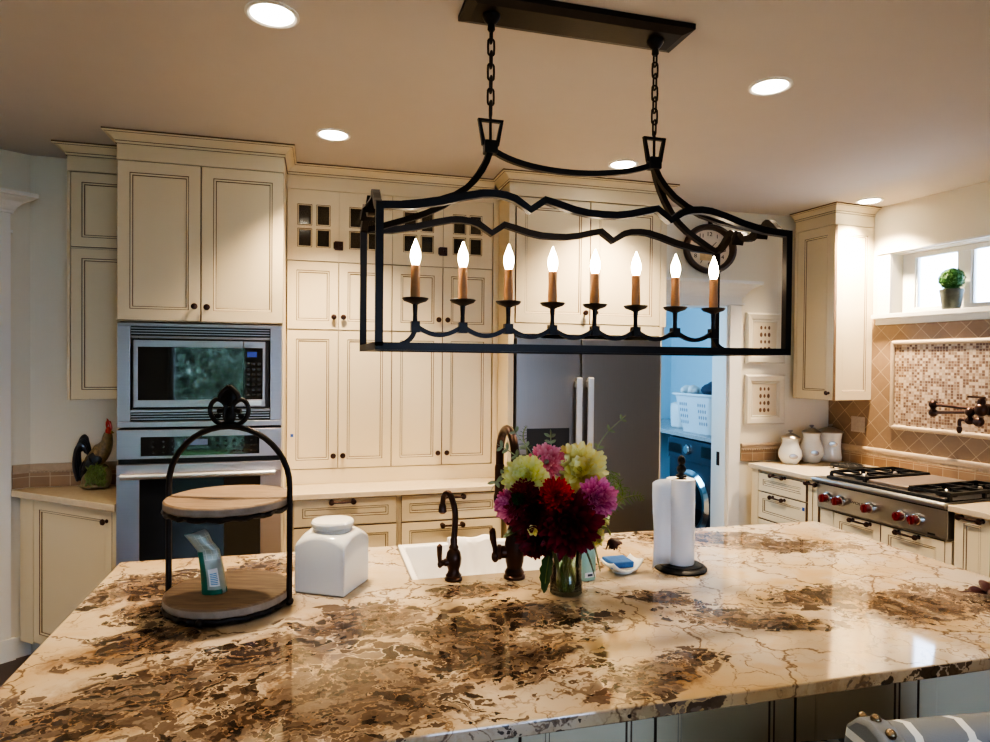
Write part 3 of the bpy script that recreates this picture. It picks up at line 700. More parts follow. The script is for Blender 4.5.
MB().box(-.275,.275,-.0232,-.02,.702,.796).build('panel_glass',M['blackglass'],cpn)
MB().box(-.08,.03,-.0238,-.023,.752,.782).build('oven_display',M['led2'],cpn)
mb=MB()
for j in range(3):
    for i in range(3): mb.box(-.225+i*.045,-.215+i*.045,-.0236,-.023,.715+j*.027,.722+j*.027)
    for i in range(5): mb.box(.07+i*.04,.08+i*.04,-.0236,-.023,.715+j*.027,.722+j*.027)
mb.build('keypad',bpy.data.materials['dim_keypad_print'],cpn)
mb=MB(); z0,z1=.04,.662
for a in ((-W,W,z1-.052,z1),(-W,W,z0,z0+.07),(-W,-.280,z0+.07,z1-.052),(.280,W,z0+.07,z1-.052)): mb.box(a[0],a[1],-.026,0,a[2],a[3])
od=mb.build('oven_door',M['steel'],wo,bevel=.003)
MB().box(-.280,.280,-.0245,-.001,z0+.07,z1-.052).build('door_window',M['blackglass'],od)
mb=MB(); mb.tube([(-.355,-.062,.608),(.355,-.062,.608)],.0145,14)
for s in (-1,1): mb.tube([(s*.30,-.062,.608),(s*.30,-.02,.608)],.010,10)
mb.build('oven_handle',M['steelb'],od,smooth=True)
MB().box(-W,W,-.012,0,0,.036).build('bottom_trim',M['steel'],wo)
# refrigerator
rf=thing('refrigerator','dark stainless french-door refrigerator with water dispenser behind the flowers','refrigerator',(1.575,3.60,0))
MB().box(-.462,.462,.055,.46,.02,1.765).build('cabinet_body',M['black'],rf)
seam=-.062
mb=MB()   # left door with a dispenser recess
X0,X1,Z0,Z1=-.465,seam-.004,.560,1.772; a0,a1,b0,b1=-.400,-.133,.93,1.243
for a in ((X0,a0,Z0,Z1),(a1,X1,Z0,Z1),(a0,a1,Z0,b0),(a0,a1,b1,Z1)): mb.box(a[0],a[1],0,.054,a[2],a[3])
dl=mb.build('left_door',M['steelv'],rf)
mb=MB(); mb.box(a0,a1,.035,.05,b0,b1); mb.box(a0,a1,.003,.035,b1-.12,b1); mb.box(a0,a1,0,.035,b0,b0+.02); dp=mb.build('dispenser',M['black'],dl)
MB().box(a0+.035,a1-.03,-.002,.003,b1-.125,b1-.118).build('dispenser_trim',M['steelb'],dl)
mb=MB(); mb.box(seam+.004,.465,0,.054,Z0,Z1); drr=mb.build('right_door',M['steelv'],rf,bevel=.004)
fz=MB().box(-.465,.465,0,.054,.06,.550).build('freezer_drawer',M['steelv'],rf,bevel=.004)
for dd,hx in ((dl,-.094),(drr,-.021)):
    mb=MB(); mb.box(hx-.019,hx+.019,-.062,-.040,.64,1.545)
    mb.box(hx-.012,hx+.012,-.045,0,.66,.70); mb.box(hx-.012,hx+.012,-.045,0,1.485,1.525)
    mb.build('door_handle',M['steelb'],dd,bevel=.006)
mb=MB(); mb.tube([(-.35,-.05,.48),(.35,-.05,.48)],.014,12)
for s in (-.3,.3): mb.tube([(s,-.05,.48),(s,.0,.48)],.009,8)
mb.build('freezer_handle',M['steelb'],fz,smooth=True)
# cooktop
ct=rthing('gas_cooktop','stainless pro gas cooktop with five red knobs, grates and a griddle','cooktop',0,0,0)
mb=MB(); mb.box(.600,1.445,-.79,-.16,.905,.926)
mb.box(.612,1.440,-.764,-.70,.735,.905); mb.box(.620,1.43,-.70,-.20,.73,.905)
body=mb.build('cooktop_body',M['steel2'],ct,bevel=.004)
mb=MB(); mb.tube([(.600,-.785,.912),(1.447,-.785,.912)],.016,12); mb.build('bullnose',M['steel2'],ct,smooth=True)
MB().box(.612,1.440,-.7655,-.764,.884,.891).build('shadow_gap',M['black'],ct)
mb=MB(); mb.box(.68,.925,-.74,-.17,.926,.932); mb.box(1.205,1.425,-.74,-.17,.926,.932); mb.build('burner_pan',M['blackiron'],ct)
def grate(u0,u1,v0,v1):
    mb=MB(); z=.965; um=(u0+u1)/2; s=.016
    mb.bar([(u0,-v0,z),(u1,-v0,z),(u1,-v1,z),(u0,-v1,z)],s,(0,0,1),closed=True)
    vm=(v0+v1)/2; mb.bar([(u0,-vm,z),(u1,-vm,z)],s,(0,0,1))
    for c in ((v0+vm)/2,(vm+v1)/2):
        for a,b in (((u0,c),(um-.035,c)),((um+.035,c),(u1,c)),((um,c-.03),(um,c-(vm-v0)/2)),((um,c+.03),(um,c+(vm-v0)/2))):
            mb.bar([(a[0],-a[1],z),(b[0],-b[1],z)],s*.8,(0,0,1))
    for u in (u0,u1):
        for v in (v0,vm,v1): mb.box(u-.008,u+.008,-v-.008,-v+.008,.931,z)
    g=mb.build('grate',M['blackiron'],ct)
    for c in ((v0+vm)/2,(vm+v1)/2):
        q=MB(); q.lathe([(.05,.926),(.05,.938),(.036,.940),(.036,.950),(.012,.953)],(um,-c,0),20); b=q.build('burner',M['blackiron'],g,smooth=True)
        q=MB(); q.lathe([(.012,.95),(.012,.962),(.006,.966)],(um,-c,0),12); q.build('burner_cap',M['pewter'],b,smooth=True)
grate(.690,.925,.20,.73); grate(1.208,1.425,.20,.73)
mb=MB(); mb.box(.94,1.195,-.72,-.19,.926,.962); gd=mb.build('griddle',mat('griddle_plate',(.36,.30,.27),.3,.7,var=.12),ct,bevel=.006)
MB().box(.68,1.425,-.762,-.742,.926,.944).build('front_rail',M['blackiron'],ct,bevel=.003)
MB().box(.68,1.44,-.20,-.165,.926,.950).build('island_trim',M['blackiron'],ct,bevel=.003)
for u in (.70,.795,.997,1.197,1.283):
    mb=MB(); mb.lathe([(.034,0),(.034,.004),(.030,.010),(.028,.022),(.025,.024)],seg=24,M=T(u,-.764,.808)@RX); bz=mb.build('knob_bezel',M['chrome'],ct,smooth=True)
    mb=MB(); mb.lathe([(.022,.02),(.0245,.03),(.0255,.05),(.024,.060),(.019,.063)],seg=12,M=T(u,-.764,.808)@RX); mb.box(u-.005,u+.005,-.834,-.80,.786,.830); mb.build('knob',M['red'],bz)
tv,tf=text_mesh('WOLF',.022); mb=MB(); mb.add([(x*1.5,y,z) for x,y,z in tv],tf,0,T(.90,-.7645,.813)@Matrix.Rotation(PI/2,4,'X')); mb.build('lettering',M['ink'],ct)
MB().box(1.335,1.375,-.766,-.763,.742,.752).build('badge',M['black'],ct)
# ------------------------------------------------------------------ things on the right counter and wall
def canister(cx,cy,hb,rb,prof,lidh,label,z=.9215):
    c=thing('canister',label,'canister',(cx,cy,z),0,'white canisters on the corner counter')
    mb=MB(); mb.lathe([(r,h) for r,h in prof],seg=32); mb.build('jar_body',M['ceramic'],c,smooth=True)
    mb=MB(); mb.lathe([(prof[0][0]*.98,0),(prof[0][0]*1.04,.004),(prof[0][0]*1.0,.012),(prof[0][0]*.92,.016)],seg=32); mb.build('foot_ring',M['pewter'],c,smooth=True)
    t=prof[-1]; r=t[0]; l=MB(); l.lathe([(r*1.04,0),(r*1.08,.006),(r*1.0,.012),(r*.75,lidh*.45),(r*.3,lidh*.75),(r*.1,lidh*.8),(.006,lidh*.85),(.010,lidh*.95),(.016,lidh*1.05),(.010,lidh*1.15),(.003,lidh*1.2)],(0,0,t[1]),28); ld=l.build('lid',M['pewter'],c,smooth=True)
    q=MB(); q.ell((0,0,t[1]+lidh*1.12),(.022,.006,.007),10,6); q.build('lid_finial',M['pewter'],ld,smooth=True)
    # oval plaque on the belly facing the room
    zc=hb; ang=math.atan2(-cy,-cx*.55)
    d=Vector((math.cos(ang),math.sin(ang),0)); a=Matrix.Translation((d.x*rb,d.y*rb,zc))@Matrix.Rotation(ang+PI/2,4,'Z')@RX
    q=MB(); q.lathe([(.030,-.004),(.030,.002),(.026,.003)],seg=24,M=a@Matrix.Diagonal((1,.62,1,1))); q.build('label_plaque',M['pewter'],c,smooth=True)
    return c
bel=[(.052,0),(.060,.012),(.077,.04),(.082,.065),(.077,.095),(.061,.130),(.055,.150),(.057,.172),(.062,.183)]
canister(3.285,3.94,.058,.082,bel,.045,'white round-bellied canister with pewter lid, shortest and leftmost of three')
bel2=[(.054,0),(.062,.012),(.080,.045),(.085,.075),(.079,.115),(.062,.155),(.057,.178),(.060,.2),(.064,.212)]
canister(3.485,3.96,.075,.085,bel2,.048,'white bellied canister with pewter lid, middle of the three')
bel3=[(.074,0),(.080,.01),(.083,.03),(.077,.07),(.074,.11),(.076,.16),(.082,.195),(.084,.21)]
canister(3.672,3.985,.13,.075,bel3,.050,'white straight tall canister with pewter lid, rightmost of three')
tr=rthing('trivet','round black iron trivet with a long handle beside the canisters','trivet',.43,.30,.9215)
mb=MB()
mb.tube([(.10*math.cos(2*PI*k/28),.10*math.sin(2*PI*k/28),.022) for k in range(28)],.008,8,closed=True)
for k in range(4): a=PI*k/4; mb.tube([(-.10*math.cos(a),-.10*math.sin(a),.022),(.10*math.cos(a),.10*math.sin(a),.022)],.006,6)
mb.tube([(.05*math.cos(2*PI*k/20),.05*math.sin(2*PI*k/20),.022) for k in range(20)],.006,8,closed=True)
mb.build('plate',M['blackiron'],tr,smooth=True)
for k in range(4):
    a=PI/4+PI/2*k; MB().tube([(.085*math.cos(a),.085*math.sin(a),.022),(.085*math.cos(a),.085*math.sin(a),0)],[.007,.006],8).build('foot',M['blackiron'],tr)
mb=MB(); mb.tube([(.10,.02,.022),(.15,.05,.024),(.20,.085,.024),(.215,.095,.022)],[.008,.009,.011,.007],8); mb.build('handle',M['blackiron'],tr,smooth=True)
pf=rthing('pot_filler','bronze folding pot filler faucet mounted on the mosaic panel','pot filler',0,0,0)
mb=MB(); mb.lathe([(.034,0),(.034,.006),(.024,.012),(.020,.03),(.018,.06)],seg=20,M=T(1.155,-.016,1.375)@RX); mb.build('wall_flange',M['bronze'],pf,smooth=True)
mb=MB(); mb.ell((1.155,-.085,1.375),(.036,.036,.040)); mb.lathe([(.020,.03),(.022,.05),(.016,.065),(.010,.072)],(1.155,-.085,1.375),16); mb.build('valve_body',M['bronze'],pf,smooth=True)
mb=MB(); mb.tube([(1.175,-.085,1.447),(1.14,-.085,1.449),(1.08,-.09,1.450)],[.008,.006,.007],8); mb.build('lever_handle',M['bronze'],pf,smooth=True)
mb=MB(); mb.tube([(1.155,-.085,1.378),(1.0,-.082,1.382),(.862,-.08,1.389)],[.012,.010,.012],10); mb.ell((.862,-.08,1.389),.027); mb.build('upper_arm',M['bronze'],pf,smooth=True)
mb=MB(); mb.tube([(.862,-.08,1.335),(1.0,-.09,1.350),(1.10,-.10,1.357)],[.011,.010,.012],10); mb.ell((.862,-.08,1.335),.027); mb.tube([(.862,-.08,1.388),(.862,-.08,1.33)],.014,10); mb.ell((1.10,-.10,1.357),.027); mb.build('lower_arm',M['bronze'],pf,smooth=True)
mb=MB(); mb.tube([(1.10,-.10,1.357),(1.10,-.10,1.30)],.012,10); mb.ell((1.10,-.10,1.306),(.026,.026,.024)); mb.tube([(1.10,-.10,1.306),(1.135,-.10,1.304)],.014,10); mb.lathe([(.026,0),(.030,.01),(.028,.03),(.016,.04)],seg=16,M=T(1.135,-.10,1.304)@Matrix.Rotation(PI/2,4,'Y'))
mb.tube(spline([(1.10,-.10,1.306),(1.06,-.105,1.312),(1.045,-.106,1.300),(1.045,-.107,1.27)]),.011,10); mb.lathe([(.010,0),(.016,-.012),(.014,-.03),(.008,-.042)],(1.045,-.107,1.268),12); mb.build('spout',M['bronze'],pf,smooth=True)
tp=rthing('topiary','small round boxwood topiary in a dark weathered pot on the window sill','plant',.905,-.005,1.9875)
mb=MB(); mb.lathe([(.046,0),(.052,.02),(.062,.10),(.066,.112),(.066,.128),(.058,.128),(.054,.11)],seg=24); mb.build('pot',M['zinc'],tp,smooth=True)
rnd=random.Random(5); mb=MB(); mb.ell((0,0,.192),.066,14,10)
for i in range(900):
    z=rnd.uniform(-1,1); a=rnd.uniform(0,2*PI); r=math.sqrt(1-z*z); d=Vector((r*math.cos(a),r*math.sin(a),z)); c=Vector((0,0,.192))+d*rnd.uniform(.066,.072); s=rnd.uniform(.004,.007)
    q=d.to_track_quat('Z','Y').to_matrix().to_4x4()@Euler((rnd.uniform(-1,1),rnd.uniform(-1,1),rnd.uniform(0,6))).to_matrix().to_4x4()
    mb.add([(-s,0,0),(0,-s*.6,.002),(s,0,0),(0,s*.6,.002)],[(0,1,2,3)],0,T(*c)@q)
mb.build('foliage_ball',M['boxwood'],tp)
# prints and clock on the back wall
def framed(x0,x1,z0,z1,label):
    f=thing('framed_print',label,'picture',((x0+x1)/2,BW-.001,(z0+z1)/2),0,'framed egg prints by the doorway'); w=(x1-x0)/2; h=(z1-z0)/2
    mb=MB(); rings(mb,-w,w,-h,h,[(0,0,0),(0,-.018,0),(.012,-.026,0),(.042,-.020,0),(.055,-.010,0),(.062,-.012,0),(.070,-.004,0)]); mb.build('frame',mat('antique_cream_frame',(.74,.68,.56),.5,var=.05) if 'antique_cream_frame' not in bpy.data.materials else bpy.data.materials['antique_cream_frame'],f)
    MB().box(-w+.066,w-.066,-.006,-.003,-h+.066,h-.066).build('print_paper',M['mattebg'],f)
    rnd=random.Random(int(z0*100))
    for i in range(3):
        for j in range(4):
            s=rnd.uniform(.72,1.05); MB().ell(((i-1)*.034,-.0065,(j-1.5)*.052),(.0115*s,.0012,.0165*s),10,6).build('printed_egg',M['egg'],f)
    return f
framed(3.012,3.345,1.640,2.010,'cream framed print of brown eggs hanging higher, seen through the chandelier')
framed(3.010,3.350,1.190,1.556,'cream framed print of brown eggs hanging lower, above the canister counter')
ck=thing('wall_clock','round pocket-watch style wall clock with dark rim above the doorway','clock',(2.695,BW-.001,2.455)); ck.scale=(1,1,.83)
mb=MB(); mb.lathe([(.205,0),(.215,.02),(.205,.045),(.185,.05),(.168,.03),(.165,.012)],seg=48,M=RX,cap=False); mb.build('rim',mat('aged_brown_clock_rim',(.085,.055,.043),.45,.2,var=.2),ck,smooth=True)
mb=MB(); mb.lathe([(.17,.008),(.17,.012)],seg=48,M=RX); fc=mb.build('clock_face',M['clockface'],ck)
mb=MB()
for k in range(1,13):
    a=PI/2-2*PI*k/12; tv,tf=text_mesh(str(k),.048); mb.add(tv,tf,0,T(.128*math.cos(a),-.0128,.128*math.sin(a))@Matrix.Rotation(PI/2,4,'X'))
mb.build('numerals',M['ink'],fc)
mb=MB(); mb.box(-.075,.085,-.0135,-.012,-.10,-.01); mb.build('sepia_vignette',M['sepia'],fc)
mb=MB(); mb.tube([(0,-.016,0),(.055,-.016,.062)],[.004,.002],6); mb.tube([(0,-.018,0),(.07,-.018,-.05)],[.004,.002],6); mb.build('hands',M['ink'],ck)
mb=MB(); mb.tube([(0,-.02,.21),(0,-.02,.222),(0,-.02,.245)],[.022,.014,.018],12); mb.tube([(.05*math.cos(2*PI*k/24),-.02,.272+.028*math.sin(2*PI*k/24)) for k in range(24)],.007,8,closed=True); mb.build('crown_ring',M['iron'],ck,smooth=True)
# ------------------------------------------------------------------ laundry room
ws=thing('washing_machine','graphite front-loading washing machine seen through the doorway','washing machine',(3.06,4.86,0),-PI/2)   # local -y faces -X
mb=MB(); mb.box(-.36,.40,.0,.60,.02,.985); mb.build('cabinet',M['washer'],ws,bevel=.012)
mb=MB(); mb.box(-.36,.40,-.012,.0,.80,.98); cpx=mb.build('control_panel',M['washer'],ws,bevel=.004)
MB().box(.16,.33,-.0135,-.012,.86,.95).build('display',M['blackglass'],cpx)
mb=MB(); mb.lathe([(.045,0),(.042,.022),(.034,.030)],seg=24,M=T(-.03,-.012,.90)@RX); mb.build('dial',M['chrome'],cpx,smooth=True)
MB().box(-.34,-.14,-.014,-.012,.85,.93).build('detergent_drawer',M['black'],cpx,bevel=.003)
mb=MB(); mb.lathe([(.275,0),(.275,.02),(.245,.045),(.215,.045),(.20,.03)],seg=40,M=T(.02,0,.46)@RX,cap=False); dr=mb.build('door_ring',M['chrome'],ws,smooth=True)
mb=MB(); mb.lathe([(.25,.0),(.24,.03),(.21,.04),(.12,.055),(.02,.06)],seg=40,M=T(.02,-.001,.46)@RX); mb.build('door_glass',M['blackglass'],dr,smooth=True)
mb=MB(); mb.box(3.03,3.698,4.26,6.29,1.0,1.035); tag(mb.build('laundry_countertop',M['lgranite'],bevel=.003),'grey speckled countertop over the washing machine','countertop')
lbk=thing('laundry_basket','white plastic laundry basket with pierced sides on the laundry counter','basket',(3.28,4.93,1.036),-PI/2+.05)
mb=MB(); hx0,hy0,hx1,hy1=.21,.15,.28,.195
def rrect(hx,hy,r,z,n=6):
    p=[]
    for sx,sy,a0 in ((1,1,0),(-1,1,PI/2),(-1,-1,PI),(1,-1,3*PI/2)):
        for k in range(n+1): a=a0+PI/2*k/n; p.append((sx*(hx-r)+r*math.cos(a),sy*(hy-r)+r*math.sin(a),z))
    return p
lv=[rrect(lerp(hx0,hx1,t),lerp(hy0,hy1,t),.06,.33*t) for t in (0,.04,.5,.93,1)]; n=len(lv[0]); vs=[p for l in lv for p in l]
mb.add(vs,[tuple(range(n-1,-1,-1))]+[(i*n+k,i*n+(k+1)%n,(i+1)*n+(k+1)%n,(i+1)*n+k) for i in range(len(lv)-1) for k in range(n)])
mb.build('basket_shell',M['basket'],lbk,smooth=True)
mb=MB(); rim=rrect(hx1+.01,hy1+.01,.065,.33); mb.tube(rim,.013,8,closed=True); mb.build('basket_rim',M['basket'],lbk,smooth=True)
hm_=mat('basket_hole_shadow',(.30,.36,.44),.9)
for k,(sx) in enumerate((-1,1)):
    for i in range(4):
        for j in range(4):
            z=.09+j*.052; t=z/.33; x=sx*(.085+i*.030); y=-lerp(hy0,hy1,t)-.001
            MB().ell((x,y,z),(.010,.002,.017),8,6).build('pierced_hole',hm_,lbk)
def clothes(name,label,c,r,m,seed):
    rnd=random.Random(seed); mb=MB()
    for i in range(7):
        p=(c[0]+rnd.uniform(-.6,.6)*r[0],c[1]+rnd.uniform(-.6,.6)*r[1],c[2]+rnd.uniform(-.3,.3)*r[2]); mb.ell(p,(r[0]*rnd.uniform(.5,.7),r[1]*rnd.uniform(.45,.7),r[2]*rnd.uniform(.5,.8)),14,8)
    return tag(mb.build(name,m,smooth=True),label,'laundry')
clothes('folded_clothes','dark navy clothes heaped on top of the laundry basket',(3.27,4.86,1.425),(.15,.18,.085),M['navy'],4)
clothes('white_towel','white towel hanging over the left rim of the laundry basket',(3.22,5.14,1.385),(.08,.07,.06),M['cloth'],6)
cn=thing('lidded_jar','white lidded jar behind the laundry basket','jar',(3.30,5.42,1.036))
mb=MB(); mb.lathe([(.085,0),(.095,.01),(.10,.10),(.10,.20),(.094,.21)],seg=28); mb.build('jar_body',M['white'],cn,smooth=True)
mb=MB(); mb.lathe([(.10,.21),(.10,.222),(.06,.235),(.015,.24),(.018,.262),(.004,.27)],seg=28); mb.build('lid',M['white'],cn,smooth=True)
mb=MB(); mb.box(3.66,3.698,5.20,5.30,1.036,2.739); mb.box(3.67,3.698,5.30,5.9,2.2,2.3); struct(mb.build('trim_4',M['trim']))
# ------------------------------------------------------------------ island
mb=MB()
outer=[(-.660,1.222),(2.190,1.190),(2.187,2.455),(-.668,2.519)]
# slab with the sink cut-out on the far side
sx0,sx1,sy0=.293,.955,2.095
poly=[(-.660,1.222),(2.190,1.190),(2.187,2.455),(sx1,2.483),(sx1,sy0+.0),(sx0,sy0),(sx0,2.498),(-.668,2.519)]
mb.prism(poly,.888,.92)
isl=tag(mb.build('island_countertop',M['granite'],bevel=.004),'polished cream and brown granite island top with sink cut-out','countertop')
ib=thing('island_cabinet','painted island base with recessed panels under the granite overhang','cabinet',(-.60,1.47,0))
carcass(ib,[(0,.86,.02,1.0,.1,.886),(1.58,2.74,.02,.96,.1,.886),(.86,1.58,.02,.56,.1,.886),(.86,1.58,.56,.98,.1,.66),(.05,2.69,.08,.95,0,.1)])
for a,b in ((.0,.335),(.338,.695),(.698,1.068),(1.071,1.43),(1.433,1.853),(1.856,2.275),(2.278,2.74)):
    mb=MB(); front_panel(mb,a,b,.11,.886,w=.062); mb.build('door_panel',CG,ib)
sk=thing('farmhouse_sink','white fireclay farmhouse sink set in the far edge of the island','sink',(.624,2.09,.66))
mb=MB(); w=.325; d=.40
def shell(x0,x1,y0,y1,z): return [(x0,y0,z),(x1,y0,z),(x1,y1,z),(x0,y1,z)]
ro=shell(-w,w,0,d+.04,.255); ri=shell(-w+.022,w-.022,.022,d,.255); bi=shell(-w+.04,w-.04,.04,d-.02,.03); bo=shell(-w,w,0,d+.04,.002)
mb.add(ro+ri+bi+bo,[(k,(k+1)%4,4+(k+1)%4,4+k) for k in range(4)]+[(4+k,4+(k+1)%4,8+(k+1)%4,8+k) for k in range(4)]+[(8,9,10,11)]+[(12+k,12+(k+1)%4,(k+1)%4,k) for k in range(4)]+[(15,14,13,12)])
mb.build('basin',M['sink'],sk,bevel=.006)
mb=MB(); mb.lathe([(.04,.0305),(.04,.034),(.02,.033)],(0,.2,0),20); mb.build('drain',M['chrome'],sk)
# towel over the far rim of the sink
def towel(u,v):
    x=lerp(.495,.660,u)+.008*math.sin(v*9); s=v
    if s<.45: y=2.46+.014; z=lerp(.74,.925,s/.45)
    elif s<.6: a=(s-.45)/.15*PI; y=2.46+.014*0+ .024*math.cos(a)-.01; z=.925+.022*math.sin(a)
    else: y=2.425-.02*((s-.6)/.4); z=lerp(.925,.80,(s-.6)/.4)
    return (x,y+.006*math.sin(u*14+v*3),z+.004*math.sin(u*9))
mb=MB(); mb.grid(towel,18,26); tag(mb.build('dish_towel',M['cloth'],smooth=True,solid=.006),'white dish towel draped over the far rim of the sink','towel')
def faucet(name,label,loc,rz,prof,neck,nr,tip,side,hx):
    f=thing(name,label,'faucet',loc,rz)
    mb=MB(); mb.lathe(prof,seg=24); mb.build('body',M['bronze'],f,smooth=True)
    mb=MB(); mb.tube(neck,nr,14); mb.build('gooseneck',M['bronze'],f,smooth=True)
    mb=MB(); e=Vector(neck[-1]); mb.lathe(tip,(e.x,e.y,e.z),16); mb.build('spray_head',M['bronze'],f,smooth=True)
    return f
# main faucet: neck arches away from the camera over the sink
arc=[(0,0,.20),(0,0,.30),(0,0,.385)]+[(0,.095-.095*math.cos(a),.385+.095*math.sin(a)) for a in [PI*k/12 for k in range(1,13)]]+[(0,.19,.36),(0,.19,.34)]
mf=thing('kitchen_faucet','large oil-rubbed bronze gooseneck faucet at the sink behind the flowers','faucet',(.626,2.035,.9205),0)
mb=MB(); mb.lathe([(.036,0),(.036,.008),(.031,.013),(.033,.020),(.029,.026),(.025,.034),(.030,.055),(.033,.085),(.033,.115),(.029,.135),(.024,.150),(.026,.156),(.022,.166),(.017,.185),(.015,.20)],seg=28); mb.build('body',M['bronze'],mf,smooth=True)
mb=MB(); mb.tube(arc,.0145,14); mb.build('gooseneck',M['bronze'],mf,smooth=True)
mb=MB(); mb.lathe([(.0155,0),(.018,-.01),(.018,-.10),(.0215,-.115),(.0215,-.135),(.016,-.14)],(0,.19,.345),16); mb.build('spray_head',M['bronze'],mf,smooth=True)
mb=MB(); hd=Vector((-.86,-.51,0))   # lever on the camera-left side
hm=Matrix.Rotation(math.radians(-12),4,'Z')
mb.lathe([(.016,.02),(.021,.028),(.021,.042),(.025,.047),(.025,.055),(.013,.060)],seg=18,M=hm@T(0,0,.085)@Matrix.Rotation(-PI/2,4,'Y'))
mb.ell((0,0,0),(.013,.013,.020),12,8,0,hm@T(-.064,0,.070)); mb.tube([(-.064,0,.078),(-.066,0,.10),(-.072,0,.13),(-.074,0,.153),(-.070,0,.164)],[.007,.008,.0115,.011,.005],10,M=hm)
mb.build('lever_handle',M['bronze'],mf,smooth=True)
sf=thing('filter_faucet','small bronze drinking-water faucet left of the main faucet','faucet',(.427,2.062,.9205),math.radians(12))
mb=MB(); mb.lathe([(.029,0),(.029,.006),(.025,.010),(.026,.016),(.021,.022),(.018,.032),(.024,.05),(.026,.07),(.022,.09),(.014,.10),(.016,.106),(.011,.115),(.012,.13),(.009,.14)],seg=24); mb.build('body',M['bronze'],sf,smooth=True)
mb=MB(); mb.tube(spline([(0,0,.13),(.004,.0,.18),(.003,.0,.225),(-.003,.015,.265),(-.010,.03,.278),(-.018,.045,.265),(-.020,.05,.235)],5),[.010]*24+[.0085]*7,12); mb.build('gooseneck',M['bronze'],sf,smooth=True)
mb=MB(); mb.lathe([(.009,.004),(.012,-.004),(.014,-.022),(.009,-.028)],(-.020,.05,.236),14); mb.build('spout_tip',M['bronze'],sf,smooth=True)
mb=MB(); mb.lathe([(.012,.015),(.013,.03),(.010,.036),(.012,.045),(.006,.052)],seg=14,M=T(0,0,.06)@Matrix.Rotation(-PI/2,4,'Y')); mb.tube([(-.048,0,.058),(-.050,0,.085),(-.050,0,.115),(-.047,0,.122)],[.006,.008,.0095,.004],10); mb.ell((-.048,0,.056),(.009,.009,.012),10,6); mb.build('lever_handle',M['bronze'],sf,smooth=True)
# square white jar
jr=thing('square_jar','square white ceramic jar with round lid beside the tiered stand','jar',(.0445,2.096,.9205),math.radians(-30))
a=.084
def sq(hx,z,r=.012,n=4): return rrect(hx,hx,r,z,n)
L=[sq(a*.97,0),sq(a,.006),sq(a,.135,.010)]; n=len(L[0])
vs=[p for l in L for p in l]; mb=MB()
# domed shoulder: blend from square to circle, higher at the middle of each side
def shoulder(t):
    out=[]
    for (x,y,z) in sq(a,0,.010):
        ang=math.atan2(y,x); rc=.056; m=max(abs(x),abs(y)); dome=.032*(1-(min(abs(x),abs(y))/a)**2)
        k=t; out.append((lerp(x,rc*math.cos(ang),k),lerp(y,rc*math.sin(ang),k),.135+dome*(1-k)*(1 if t>0 else 1)+ .058*math.sin(k*PI/2)))
    return out
# side walls rise to an arch at mid side
den=[]
def ring(hx,zf,nn=10):
    p=[]
    for sx,sy,dx,dy in ((1,-1,0,1),(1,1,-1,0),(-1,1,0,-1),(-1,-1,1,0)):
        for k in range(nn): t=k/nn; x=(sx+dx*2*t)*hx; y=(sy+dy*2*t)*hx; p.append((x,y,zf(2*t-1)))
    return p
arch=lambda s:.135+.030*(1-s*s)
R0=ring(a,lambda s:0.0); R1=ring(a,arch)
def blend(t,dz):
    o=[]
    for (x,y,z) in R1:
        g=math.atan2(y,x); o.append((lerp(x,.056*math.cos(g),t),lerp(y,.056*math.sin(g),t),lerp(z,.176,t**.5)+dz))
    return o
Ls=[R0,R1]+[blend(t,.006*math.sin(t*PI)) for t in (.08,.25,.5,.75,1)]; n=len(R0)
vs=[p for l in Ls for p in l]; fs=[tuple(range(n-1,-1,-1)),tuple((len(Ls)-1)*n+k for k in range(n))]+[(i*n+k,i*n+(k+1)%n,(i+1)*n+(k+1)%n,(i+1)*n+k) for i in range(len(Ls)-1) for k in range(n)]
mb.add(vs,fs); mb.build('jar_body',M['ceramic'],jr,smooth=True,angle=50,bevel=.004)
mb=MB(); mb.lathe([(.056,.172),(.060,.178),(.060,.186),(.056,.189)],seg=36); mb.build('neck',M['ceramic'],jr,smooth=True)
mb=MB(); mb.lathe([(.058,.189),(.064,.191),(.066,.204),(.062,.209),(.03,.211)],seg=36); mb.build('lid',M['ceramic'],jr,smooth=True)
# two tier stand
ts=thing('tiered_stand','two-tier stand with round wooden shelves and a dark iron hoop handle','stand',(-.25,2.01,.9205),math.radians(-17))
R=.172
for z,nm in ((.020,'lower_shelf'),(.290,'upper_shelf')):
    mb=MB(); mb.lathe([(R-.004,z),(R,z+.003),(R,z+.022),(R-.004,z+.026)],seg=56); sh=mb.build('shelf',M['wood'],ts,smooth=True)
    mb=MB(); mb.lathe([(R+.0004,z+.004),(R+.0012,z+.006),(R+.0012,z+.020),(R+.0004,z+.022)],seg=56,cap=False); mb.build('shelf_edge',M['woodedge'],sh,smooth=True)
    mb=MB()
    mb.tube([((R-.004+.003*math.sin(k*2.9))*math.cos(2*PI*k/64),(R-.004+.003*math.sin(k*2.9))*math.sin(2*PI*k/64),z-.006+.003*math.sin(k*1.7)) for k in range(64)],.0075,8,closed=True); mb.build('iron_ring',M['iron'],ts,smooth=True)
hp=[(-R-.006,0,.012),(-R-.006,0,.20),(-R-.006,0,.34)]+[(-(R+.006)*math.cos(t),0,.345+.172*math.sin(t)) for t in [PI*k/20 for k in range(1,20)]]+[(R+.006,0,.34),(R+.006,0,.20),(R+.006,0,.012)]
mb=MB(); mb.tube(hp,.0085,10); mb.build('hoop_handle',M['iron'],ts,smooth=True)
mb=MB()   # scrolled fleur finial
zb=.517
def curl(pts,r=.007): mb.tube(spline([(x,0,zb+z) for x,z in pts],5),r,8)
